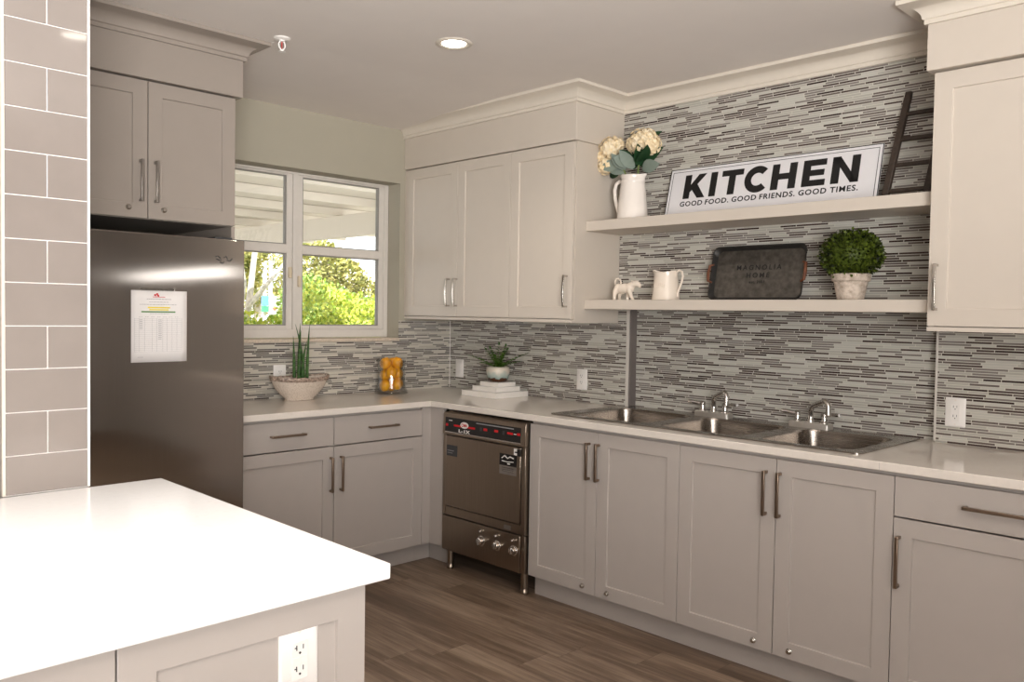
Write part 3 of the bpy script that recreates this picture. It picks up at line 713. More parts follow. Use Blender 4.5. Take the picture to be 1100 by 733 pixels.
def leaf(mb, base, d, up, L, W, curl=.15, n=5, mi=0):
    base = Vector(base); d = Vector(d).normalized(); s = d.cross(Vector(up)); s = s.normalized() if s.length > 1e-4 else Vector((1, 0, 0)); nn = s.cross(d)
    prev = None
    for i in range(n+1):
        t = i/n; w = W*math.sin(PI*min(1, .06+t*.94))**.8 if t < 1 else 0
        c = base+d*L*t-nn*curl*L*t*t
        row = [mb.v(*(c-s*w+nn*w*.25)), mb.v(*c), mb.v(*(c+s*w+nn*w*.25))]
        if prev:
            for k in (0, 1): mb.face([prev[k], prev[k+1], row[k+1], row[k]], mi)
        prev = row
def hydrangea(label, base, blobs, leaves, seed):
    rnd = random.Random(seed)
    r = thing('hydrangea', label, 'flower', base, 0, None)
    b = MB()
    for c, rad in blobs:
        c = Vector(c)
        b.ell(c, (rad*.78,)*3, seg=14, rg=9)
        n = int(4200*rad*1.6)//8
        for k in range(max(30, n)):
            z = 1-2*(k+.5)/max(30, n); a = k*2.39996; q = math.sqrt(max(0, 1-z*z))
            nrm = Vector((q*math.cos(a), q*math.sin(a), z)); p = c+nrm*rad*rnd.uniform(.80, 1.02)
            t = nrm.cross(Vector((rnd.random(), rnd.random(), rnd.random()-.5))).normalized(); u = nrm.cross(t); s = rnd.uniform(.011, .0145)
            for m in range(4):
                a2 = PI/2*m+.3; d1 = t*math.cos(a2)+u*math.sin(a2); d2 = t*math.cos(a2+PI/2)+u*math.sin(a2+PI/2)
                b.face([b.v(*p), b.v(*(p+d1*s*.75+d2*s*-.30+nrm*.003)), b.v(*(p+d1*s*1.15+d2*s*.38+nrm*.001)), b.v(*(p+d2*s*.80+d1*s*.2+nrm*.003))])
    b.build('bloom', M['petal'], r, smooth=False)
    s = MB(); top = Vector(blobs[0][0])
    s.tube([(0, 0, -.13), (0, 0, -.02), tuple(top*.5+Vector((0, 0, .0))), tuple(top*.92)], .0042, 8); st = s.build('stem', M['stem'], r)
    for (p, d, L, W, m) in leaves:
        l = MB(); leaf(l, p, d, (-.8+rnd.uniform(-.4, .4), -.45+rnd.uniform(-.4, .4), -.2+rnd.uniform(-.2, .6)), L, W*.92, .18); l.build('leaf', M[m], st)
def flowers():
    # base at the pitcher's mouth; x towards the room is negative, along the wall to the sink is -y
    hydrangea('cream hydrangea with two lumpy heads, leaning towards the wall cabinet', (-.152, -1.575, ZU+.238), [((-.02, .100, .150), .062), ((-.01, .165, .115), .048), ((-.02, .135, .060), .048), ((-.01, .065, .165), .035)],
              [((0, .02, .02), (-.25, .9, .35), .12, .035, 'leafb'), ((0, .03, .04), (-.1, 1, .15), .135, .032, 'leafh'), ((-.02, .0, .03), (-.6, .3, .5), .11, .03, 'leafb'), ((0, .04, .08), (.1, .3, .9), .09, .02, 'leafb'), ((-.01, .05, .06), (-.5, .6, -.1), .10, .036, 'leafb'), ((.01, .05, .03), (.2, 1, .0), .13, .036, 'leafh')], 3)
    hydrangea('large full cream hydrangea head at the sign side of the pitcher', (-.148, -1.632, ZU+.238), [((-.02, -.030, .155), .068), ((-.02, -.095, .135), .056), ((-.01, .02, .155), .045), ((-.03, -.075, .165), .055)],
              [((0, -.02, .04), (-.2, -.8, .45), .16, .036, 'leafh'), ((0, -.03, .02), (-.2, -1, .12), .11, .03, 'leafb'), ((-.02, .01, .03), (-.7, .15, .55), .12, .034, 'leafb'), ((0, .02, .05), (-.3, .5, .6), .12, .03, 'leafh'), ((.0, -.01, .04), (-.5, -.35, .5), .13, .034, 'leafh'), ((.02, -.03, .16), (.2, -.6, .5), .10, .025, 'leafh'), ((.02, .03, .16), (.2, .5, .6), .10, .025, 'leafb'), ((-.02, -.02, .06), (-.6, -.9, .25), .15, .038, 'leafh'), ((-.01, -.04, .03), (-.4, -1, -.02), .12, .036, 'leafb'), ((-.02, .03, .05), (-.7, .3, .25), .10, .040, 'leafb'), ((.01, .03, .03), (.1, .4, .9), .13, .036, 'leafh')], 5)
flowers()

# heavy sans capitals as outlines (unit height); every letter is a list of polygons
def bold_letters():
    t = .285
    def arc(cx, cy, ro, ri, a0, a1, n=26):
        o = [(cx+ro*math.cos(a0+(a1-a0)*i/n), cy+ro*math.sin(a0+(a1-a0)*i/n)) for i in range(n+1)]
        k = [(cx+ri*math.cos(a1+(a0-a1)*i/n), cy+ri*math.sin(a1+(a0-a1)*i/n)) for i in range(n+1)]
        return [[o[i], o[i+1], k[n-i-1], k[n-i]] for i in range(n)]
    return {'K': ([[(0, 0), (t, 0), (t, 1), (0, 1)], [(t, .27), (t, .57), (.63, 1), (.96, 1), (.545, .53)], [(.36, .37), (.58, .60), (1.0, 0), (.66, 0)]], 1.0),
            'I': ([[(0, 0), (t, 0), (t, 1), (0, 1)]], t),
            'T': ([[(0, .765), (.92, .765), (.92, 1), (0, 1)], [(.3175, 0), (.3175+t, 0), (.3175+t, .78), (.3175, .78)]], .92),
            'C': (arc(.53, .5, .53, .255, math.radians(45), math.radians(315)), .93),
            'H': ([[(0, 0), (t, 0), (t, 1), (0, 1)], [(t, .385), (.68, .385), (.68, .62), (t, .62)], [(.68, 0), (.68+t, 0), (.68+t, 1), (.68, 1)]], .68+t),
            'E': ([[(0, 0), (t, 0), (t, 1), (0, 1)], [(t, 0), (.86, 0), (.86, .23), (t, .23)], [(t, .39), (.80, .39), (.80, .61), (t, .61)], [(t, .77), (.85, .77), (.85, 1), (t, 1)]], .86),
            'N': ([[(0, 0), (t, 0), (t, 1), (0, 1)], [(0.0, 1), (.27, 1), (.97, 0), (.70, 0)], [(.69, 0), (.69+t, 0), (.69+t, 1), (.69, 1)]], .69+t)}
def sign():
    r = thing('kitchen_sign', 'white enamel sign lettered KITCHEN in heavy black, leaning on the mosaic wall', 'sign', (-.079, -1.748, ZU+.001), rot=None)
    W, Hh = 1.072, .268
    r.rotation_euler = Matrix.Rotation(S, 4, 'Z').to_euler()
    e = (Matrix.Rotation(S, 4, 'Z') @ Matrix.Rotation(math.radians(-14.2), 4, 'X')).to_euler(); r.rotation_euler = e
    bd = MB().box(0, W, 0, .006, 0, Hh).build('board', M['signw'], r, bevel=.0015)
    b = MB()
    for (a, c, d, f) in ((0, W, 0, .0035), (0, W, Hh-.0035, Hh), (0, .0035, .0035, Hh-.0035), (W-.0035, W, .0035, Hh-.0035)): b.box(a, c, -.0008, .0003, d, f)
    q = .016
    for (a, c, d, f) in ((q, W-q, q, q+.0022), (q, W-q, Hh-q-.0022, Hh-q), (q, q+.0022, q+.0022, Hh-q-.0022), (W-q-.0022, W-q, q+.0022, Hh-q-.0022)): b.box(a, c, -.0008, .0003, d, f)
    b.build('border', M['blackp'], bd, smooth=False)
    LT = bold_letters(); h = .125; x = .095; z0 = .105
    gaps = {'K': .022, 'I': .026, 'T': .010, 'C': .022, 'H': .030, 'E': .026, 'N': 0}
    tot = sum(LT[c][1]*h+gaps[c] for c in 'KITCHEN'); k = (.885)/tot
    for c in 'KITCHEN':
        b = MB()
        for p in LT[c][0]: b.prism([(x+u*h*k, z0+v*h) for u, v in p], 'y', -.0016, .0002)
        b.build('letter', M['blackp'], bd, smooth=False); x += (LT[c][1]*h+gaps[c])*k
    words = [text_mb(s_, .036, .0012, .0007, 1.15) for s_ in 'GOOD FOOD. GOOD FRIENDS. GOOD TIMES.'.split()]
    ext = [(min(v.co.x for v in t.bm.verts), max(v.co.x for v in t.bm.verts)) for t in words]
    gap = .0165; k = (.900-5*gap)/sum(q-p for p, q in ext); x = .085
    for t, (p, q) in zip(words, ext):
        bmesh.ops.scale(t.bm, verts=t.bm.verts[:], vec=(k, 1, 1)); move(t, (x-p*k, -.0008, .0655)); t.build('tagline', M['blackp'], bd, smooth=False); x += (q-p)*k+gap
sign()

def ladder():
    r = thing('ladder', 'small dark wooden decorative ladder leaning beside the kitchen sign', 'ladder', (-.115, -2.848, ZU+.001))
    r.rotation_euler = (Matrix.Rotation(S, 4, 'Z') @ Matrix.Rotation(math.radians(-12), 4, 'X')).to_euler()
    Hh = .47; inc = .085
    for x in (.013, .175):
        rail = MB(); x1 = x+inc*.72*Hh/.47*(.6 if x > .1 else .9)
        x1 = x+.052
        rail.rings([[(x-.015, 0, 0), (x+.013, 0, 0), (x+.013, .022, 0), (x-.013, .022, 0)], [(x1-.013, 0, Hh), (x1+.013, 0, Hh), (x1+.013, .022, Hh), (x1-.013, .022, Hh)]]); rail.build('rail', M['blackw'], r, bevel=.003)
    for z in (.045, .155, .265, .375):
        o = .052*z/Hh; g = MB(); g.box(.02+o, .168+o, .005, .018, z-.009, z+.009); g.build('rung', M['blackw'], r, bevel=.004)
ladder()

def cow():
    r = thing('cow_creamer', 'little white ceramic cow creamer with looped tail on the lower shelf', 'creamer', (-.15, -1.575, ZL), S)
    b = MB(); b.ell((-.015, 0, .062), (.054, .025, .026)); b.ell((-.050, 0, .062), (.024, .025, .028)); b.ell((.024, 0, .064), (.027, .024, .028))
    b.tube([(.022, 0, .070), (.042, 0, .081), (.060, 0, .089)], [.022, .018, .016], 14); b.tube([(.050, 0, .091), (.066, 0, .087), (.082, 0, .079), (.093, 0, .073)], [.013, .0165, .012, .010], 14)
    for y in (-.018, .018): b.ell((.054, y*1.15, .098), (.0055, .011, .0045))
    for pts in ([(-.050, .014, .058), (-.054, .016, .034), (-.056, .016, .018), (-.053, .016, .0)], [(-.056, -.014, .058), (-.061, -.016, .034), (-.064, -.016, .018), (-.062, -.016, .0)],
                [(.010, .013, .056), (.003, .015, .034), (-.002, .015, .018), (-.003, .015, .0)], [(.030, -.013, .058), (.038, -.015, .036), (.047, -.016, .019), (.057, -.016, .0)]):
        b.tube(pts, [.016, .0115, .0085, .0095], 12)
    b.ell((-.024, 0, .040), (.013, .011, .009))
    o = b.build('body', M['ceramic2'], r); rm = o.modifiers.new('weld', 'REMESH'); rm.mode = 'VOXEL'; rm.voxel_size = .0022; rm.use_smooth_shade = True
    sm = o.modifiers.new('soften', 'SMOOTH'); sm.factor = .5; sm.iterations = 4
    t = MB()
    pts = [(-.062, 0, .070), (-.070, 0, .082), (-.073, 0, .098), (-.066, 0, .112), (-.052, 0, .114), (-.040, 0, .107), (-.035, 0, .094), (-.036, 0, .084), (-.038, 0, .074)]
    t.tube(pts, [.006, .005, .005, .005, .005, .005, .0045, .0045, .006], 10); t.build('tail', M['ceramic2'], r)
    l = MB(); l.lathe([(.013, 0), (.014, .004), (.010, .006), (.0005, .007)], (-.008, 0, .083), 20); l.build('lid', M['ceramic2'], r)
cow()
def jug():
    r = thing('jug', 'small embossed white ceramic jug beside the cow creamer', 'jug', (-.15, -1.823, ZL), S)
    b = MB(); seg = 36
    prof = [(.056, 0), (.072, .001), (.072, .006), (.068, .03), (.064, .07), (.061, .10), (.058, .128), (.059, .142)]; inn = [(.0555, .142), (.054, .128), (.057, .10), (.064, .03), (.06, .008)]
    def ring(rad, z):
        o = []
        for i in range(seg):
            a = 2*PI*i/seg; k = max(0, -math.cos(a))**10*max(0, (z-.09)/.052); w = .006*math.cos(2*a)*max(0, (z-.11)/.032)
            o.append(((rad+.024*k)*math.cos(a), rad*math.sin(a)*.95, z+.006*k+w))
        return o
    b.rings([ring(*p) for p in prof+inn]); b.build('body', M['ceramic2'], r, ang=60)
    h = MB(); h.tube([(.054, 0, .118), (.060, 0, .138), (.076, 0, .148), (.092, 0, .140), (.098, 0, .118), (.092, 0, .092), (.080, 0, .062), (.070, 0, .036), (.068, 0, .018)], [.007, .006, .006, .006, .006, .006, .006, .006, .0075], 10); h.build('handle', M['ceramic2'], r)
    e = MB(); rnd = random.Random(2)
    for i in range(7):
        a = -PI/2-.42+.14*i; x, y = .0655*math.cos(a), .0625*math.sin(a); zz = .072+.004*math.sin(i*2)
        e.tube([(x, y, zz-.008), (x*1.01, y*1.01, zz), (x, y, zz+.008+.004*(i % 2))], .0018, 6)
    e.build('embossing', M['ceramic2'], r)
jug()

def tray():
    r = thing('tray', 'grey metal serving tray with leather handles propped against the mosaic wall', 'tray', (-.088, -2.030, ZL+.001))
    r.rotation_euler = (Matrix.Rotation(S, 4, 'Z') @ Matrix.Rotation(math.radians(-12), 4, 'X')).to_euler()
    W, Hh = .478, .262
    b = MB(); n = 7
    def R(ins, rad, y): return [(x, y, z) for x, z in rr(ins, W-ins, ins, Hh-ins, rad, n)]
    b.rings([R(0, .034, -.012), R(-.002, .036, -.014), R(.004, .032, -.013), R(.016, .03, .010)], False, False); b.rings([R(0, .034, -.012), R(.014, .03, .0125)], False, True)
    ed = b.build('rim', M['trayd'], r, ang=50)
    p = MB(); p.rings([R(.0155, .03, .0095), R(.0155, .03, .0115)]); fl = p.build('floor_plate', M['tray'], r, smooth=False)
    for sx, c in ((1, .012), (-1, W-.012)):
        h = MB(); x = c-sx*.018
        h.tube([(c, -.012, Hh/2-.045), (x, -.020, Hh/2-.038), (x-sx*.003, -.022, Hh/2), (x, -.020, Hh/2+.038), (c, -.012, Hh/2+.045)], [.0045, .007, .0075, .007, .0045], 10); h.build('handle', M['leather'], r)
    for s, size, z, sp in (('MAGNOLIA', .034, .150, 1.45), ('HOME', .034, .112, 1.45), ('est. 2003', .018, .085, 1.2)):
        t = text_mb(s, size, .0008, .0004, sp); move(t, (W/2, .0085, z)); t.build('lettering', M['blackp'], fl, smooth=False)
tray()

def topiary():
    r = thing('topiary', 'round clipped boxwood topiary in a whitewashed clay pot on the lower shelf', 'potted plant', (-.15, -2.752, ZL), S)
    b = MB(); b.lathe([(.050, 0), (.053, .001), (.068, .078), (.076, .080), (.078, .084), (.079, .110), (.074, .111), (.070, .1), (.068, .095)], (0, 0, 0), 36); b.build('pot', M['pot'], r, ang=50)
    f = MB(); c = Vector((0, 0, .190)); R = (.128, .128, .108); rnd = random.Random(11)
    f.ell(c, (R[0]*.78, R[1]*.78, R[2]*.78), seg=20, rg=12)
    N = 2600
    for k in range(N):
        z = 1-2*(k+.5)/N; a = k*2.39996; q = math.sqrt(1-z*z)
        if z < -.80: continue
        n = Vector((q*math.cos(a), q*math.sin(a), z)); s = rnd.uniform(.74, .97); p = c+Vector((n.x*R[0], n.y*R[1], n.z*R[2]))*s
        if p.z < .115: p.z = .115-rnd.random()*.015
        d = (n+Vector((rnd.uniform(-1, 1), rnd.uniform(-1, 1), rnd.uniform(-.6, 1)))*.9).normalized()
        u = d.cross(Vector((rnd.random(), rnd.random(), rnd.random()))).normalized(); L = rnd.uniform(.012, .018); w = L*.42
        m = p+d*L*.5
        f.face([f.v(*p), f.v(*(m+u*w)), f.v(*(p+d*L)), f.v(*(m-u*w))])
    f.build('foliage', M['leafd'], r, smooth=False)
topiary()

# ================================================================== things on the counters
ZC = .9152
def snake_bowl():
    r = thing('potted_snake_plant', 'spiky snake plant in a wide speckled boat-shaped bowl under the window', 'potted plant', (-1.212, -.145, ZC))
    b = MB(); seg = 48
    prof = [(.075, .0, .042), (.085, .002, .048), (.086, .012, .05), (.115, .035, .066), (.150, .072, .084), (.168, .105, .094), (.174, .122, .097)]
    inn = [(.166, .122, .089), (.158, .10, .084), (.12, .05, .06), (.06, .02, .03)]
    def ring(rx, z, ry, k=0):
        o = []
        for i in range(seg):
            a = 2*PI*i/seg; up = .010*abs(math.cos(a))**3*max(0, (z-.05)/.07)+k*.002*math.sin(a*17)
            o.append((rx*math.cos(a), ry*math.sin(a), z+up))
        return o
    b.rings([ring(rx, z, ry) for rx, z, ry in prof+inn]); bo = b.build('bowl', M['speckle'], r, ang=60)
    m = MB(); m.rings([ring(rx, z, ry, k) for rx, z, ry, k in ((.168, .104, .0945, 0), (.1735, .106, .0985, 0), (.180, .124, .102, 1), (.177, .129, .099, 1), (.168, .127, .091, 1), (.165, .118, .088, 0))], False, False); m.build('rim', M['rimglaze'], bo, ang=70)
    s = MB(); s.lathe([(.150, .098), (.148, .103), (.0005, .106)], (0, 0, 0), 36, 1, .54); s.build('soil', M['soil'], r)
    for x, y, dx, h, rad in ((-.028, .01, -.008, .175, .0105), (-.013, -.012, .012, .205, .0125), (.003, .014, .006, .245, .0125), (.004, -.016, .030, .15, .010), (.028, .004, -.055, .240, .0095), (.040, -.010, .014, .238, .011)):
        t = MB(); n = 8; pts = []; rs = []
        for k in range(n+1):
            q = k/n; pts.append((x+dx*q*q, y, (.095)+(h+.085)*q)); rs.append(rad*(.72+.5*q*(1-q))*(1-q**2.2)+.0006)
        t.tube(pts, rs, 10); t.build('leaf', M['snake'], r)
snake_bowl()

def lemon_vase():
    X, Y = -.580, -.135
    r = thing('glass_vase', 'clear flared-foot glass vase filled with lemons', 'vase', (X, Y, ZC))
    b = MB(); b.lathe([(.001, .0), (.098, .0), (.102, .006), (.098, .018), (.088, .038), (.083, .07), (.081, .12), (.082, .18), (.085, .205), (.083, .206), (.080, .18), (.079, .12), (.081, .07), (.085, .038), (.086, .02), (.080, .012), (.001, .010)], (0, 0, 0), 48, cap0=False, cap1=False)
    b.build('body', M['vglass'], r, ang=70)
    labs = ['lemon at the bottom of the glass vase on the snake plant side', 'lemon at the bottom of the glass vase on the room corner side', 'lemon at the bottom of the glass vase, hidden against the wall',
            'centre lemon of the glass vase, lying in front of the others', 'lemon midway up the glass vase, half hidden on the snake plant side', 'lemon midway up the glass vase, half hidden on the room corner side',
            'topmost lemon of the glass vase on the snake plant side', 'topmost lemon of the glass vase on the room corner side', 'topmost lemon at the back of the vase against the mosaic']
    spots = []
    for i in range(9):
        a = math.radians(-126.5+((-62, 62, 180), (0, -120, 120), (-58, 58, 180))[i//3][i % 3]); spots.append((.0425*math.cos(a), .0425*math.sin(a), .050+.0665*(i//3)+(.0, .010, -.004, .012, -.006, .004, .0, .003, -.004)[i], 0, labs[i]))
    first = None
    for i, (x, y, z, a, lab) in enumerate(spots):
        if first is None:
            b = MB(); prof = [(.0012, -.038), (.006, -.0365), (.014, -.033), (.026, -.024), (.032, -.011), (.034, .001), (.032, .013), (.026, .025), (.014, .033), (.007, .036), (.004, .039), (.001, .040)]
            b.lathe(prof, (0, 0, 0), 24); o = b.build('lemon', M['lemon'], None, ang=70); first = o
        else:
            o = first.copy(); COL.objects.link(o)
        o.location = (X+x, Y+y, ZC+z); o.rotation_euler = (.35*math.sin(i*2.2), .35*math.cos(i*1.7), i*1.3); tag(o, lab, 'lemon', 'lemons in the glass vase')
lemon_vase()

def books():
    z = ZC
    for i, (x0, y0, w, d, h, lab) in enumerate(((-.285, -.745, .272, .30, .031, 'widest white book, at the bottom of the stack below the fern pot'), (-.238, -.705, .195, .215, .0275, 'middle-sized white book, second in the stack below the fern pot'), (-.212, -.688, .146, .158, .0255, 'smallest white book, directly under the fern pot'))):
        r = thing('book', lab, 'book', (x0, y0, z), 0, 'white books stacked by the corner')
        c = MB(); c.box(0, w, 0, d, 0, .0022); c.box(0, w, 0, d, h-.0022, h); c.box(w-.002, w, 0, d, .0022, h-.0022); c.build('cover', M['whitep'], r, bevel=.0006)
        MB().box(.0012, w-.0022, .0012, d-.0012, .0023, h-.0023).build('pages', M['whitewood'], r, smooth=False)
        z += h+.0004
    r = thing('potted_fern', 'small fern in a drip-glazed brown and pale pot on the white books', 'potted plant', (-.143, -.615, z))
    b = MB(); b.lathe([(.040, 0), (.050, .002), (.063, .022), (.071, .050), (.072, .072), (.067, .089), (.064, .0905), (.062, .087), (.065, .067), (.056, .045)], (0, 0, 0), 40); b.build('pot', M['drip'], r, ang=60)
    s = MB(); s.lathe([(.064, .074), (.045, .081), (.0005, .083)], (0, 0, 0), 24); s.build('soil', M['soil'], r)
    rnd = random.Random(9)
    fr = [(2.5, .15, .55), (.7, .11, 1.35), (-.9, .15, .62), (-.35, .12, .45), (3.2, .12, .45), (-1.8, .09, .6), (1.6, .12, .9), (-2.5, .11, .75), (.1, .11, 1.0), (-1.3, .11, 1.25), (2.0, .10, 1.2)]
    for a0, L, el in fr:
        L *= 1.38; a = a0; f = MB(); d = Vector((math.cos(a)*math.cos(el), math.sin(a)*math.cos(el), math.sin(el))); n = 8; pts = []
        for k in range(n+1):
            q = k/n; pts.append(Vector((0, 0, .078))+d*L*q+Vector((0, 0, -.035*q*q*math.cos(el))))
        f.tube(pts, [.0022*(1-.7*k/n) for k in range(n+1)], 6)
        side = d.cross(Vector((0, 0, 1))).normalized()
        for k in range(1, n+1):
            for sg in (1, -1):
                ll = .034*math.sin(PI*(.12+.83*k/n))+.006; leaf(f, pts[k], side*sg+d*.55+Vector((0, 0, .12)), (0, 0, 1), ll, .0125, .25, 3)
        leaf(f, pts[-1], d, (0, 0, 1) if abs(d.z) < .9 else (1, 0, 0), .024, .009, .2, 3)
        f.build('frond', M['succ'], r, smooth=False)
books()

# ================================================================== outlets, ceiling fittings
def outlet(label, loc, rz, kind='duplex', w=.076, h=.118, name='wall_outlet', cat='outlet'):
    r = thing(name, label, cat, loc, rz)
    b = MB(); b.rings([[(x, y, z) for x, z in rr(-w/2+i, w/2-i, -h/2+i, h/2-i, .004, 3)] for y, i in ((-.0002, 0), (-.003, 0), (-.0062, .004))]); p = b.build('cover_plate', M['whitep'], r, bevel=0)
    k = w/.076
    if kind == 'switch':
        MB().box(-.0165, .0165, -.0085, -.0063, -.033, .033).build('rocker', M['whitep'], p, bevel=.001)
        return r
    rc = MB().box(-.0168*k, .0168*k, -.0082, -.0063, -.0335*k, .0335*k).build('receptacle', M['whitep'], p, bevel=.0008)
    for z in (.0195*k, -.0175*k):
        b = MB(); q = -.0088
        b.box(-.0075*k, -.0055*k, q, -.0083, z-.001, z+.008*k); b.box(.0055*k, .0072*k, q, -.0083, z, z+.008*k)
        if kind == 'gfci': b.box(-.0105*k, -.0055*k, q, -.0083, z+.0030*k, z+.0046*k)
        b.lathe_y([(.0022*k, q), (.0022*k, -.0083)], (0, 0, z-.006*k), 10); b.build('socket_slots', M['dgrey'], rc, smooth=False)
    if kind == 'gfci':
        for x in (-.0075, .0075): MB().box((x-.0065)*k, (x+.0065)*k, -.0094, -.0083, -.0055*k, .0065*k).build('test_button', M['whitep'], rc, bevel=.0005)
    for z in (h*.41, -h*.41):
        b = MB(); b.lathe_y([(.0030, -.0070), (.0030, -.0060)], (0, 0, z), 12); b.build('screw', M['ceramic'], p)
    return r
outlet('white rocker switch plate on the sink wall, close to the room corner', (-.0043, -.107, 1.047), S, 'switch', name='light_switch', cat='light switch')
outlet('white duplex outlet on the mosaic between the white books and the sink', (-.0043, -1.163, 1.044), S)
outlet('white duplex outlet on the mosaic wall past the sink end, above the bare countertop', (-.0043, -3.130, 1.044), S)
outlet('white outlet half hidden behind the snake plant bowl', (-1.258, -.0053, 1.044), 0)
outlet('white outlet with two test buttons on the kitchen island panel', (-2.8265, -2.8868, .763), 0, 'gfci', .081, .130)

def ceiling_bits():
    def can(loc, label):
        r = thing('recessed_light', label, 'ceiling light', loc, 0)
        b = MB(); b.lathe([(.052, -.0012), (.060, -.006), (.076, -.006), (.081, -.002), (.081, -.0004), (.052, -.0004)], (0, 0, 0), 48, cap0=False, cap1=False)
        b.rings([[(q*math.cos(2*PI*i/48), q*math.sin(2*PI*i/48), z) for i in range(48)] for q, z in ((.052, -.0004), (.052, -.0012))], False, False)
        b.build('trim_ring', M['white_trim'], r, ang=50)
        l = MB(); l.lathe([(.0515, -.0008), (.0515, -.0022), (.0005, -.0024)], (0, 0, 0), 40); l.build('lens', M['lamp_lens'], r)
        return r
    can((-1.244, -1.456, H), 'round glowing recessed ceiling light above the floor by the dishwasher')
    can((-2.418, -3.282, H), 'round recessed ceiling light above the kitchen island, seen reflected in the column tile')
    r = thing('fire_sprinkler', 'white pendant fire sprinkler head on the ceiling by the greige crown', 'sprinkler', (-1.79, -.96, H))
    b = MB(); b.lathe([(.0005, -.0002), (.036, -.0002), (.036, -.004), (.030, -.008), (.013, -.010), (.012, -.016), (.0005, -.016)], (0, 0, 0), 28); b.build('escutcheon', M['whitep'], r)
    b = MB()
    for sx in (-1, 1): b.tube([(.010*sx, 0, -.014), (.015*sx, 0, -.026), (.013*sx, 0, -.040), (.003*sx, 0, -.052)], .0035, 8)
    b.lathe([(.0045, -.048), (.0045, -.056), (.016, -.057), (.016, -.059), (.0005, -.059)], (0, 0, 0), 16); b.build('frame', M['whitep'], r)
    b = MB(); b.lathe([(.0015, -.014), (.0024, -.018), (.0024, -.034), (.0015, -.047)], (0, 0, 0), 12); b.build('bulb', M['red'], r)
ceiling_bits()

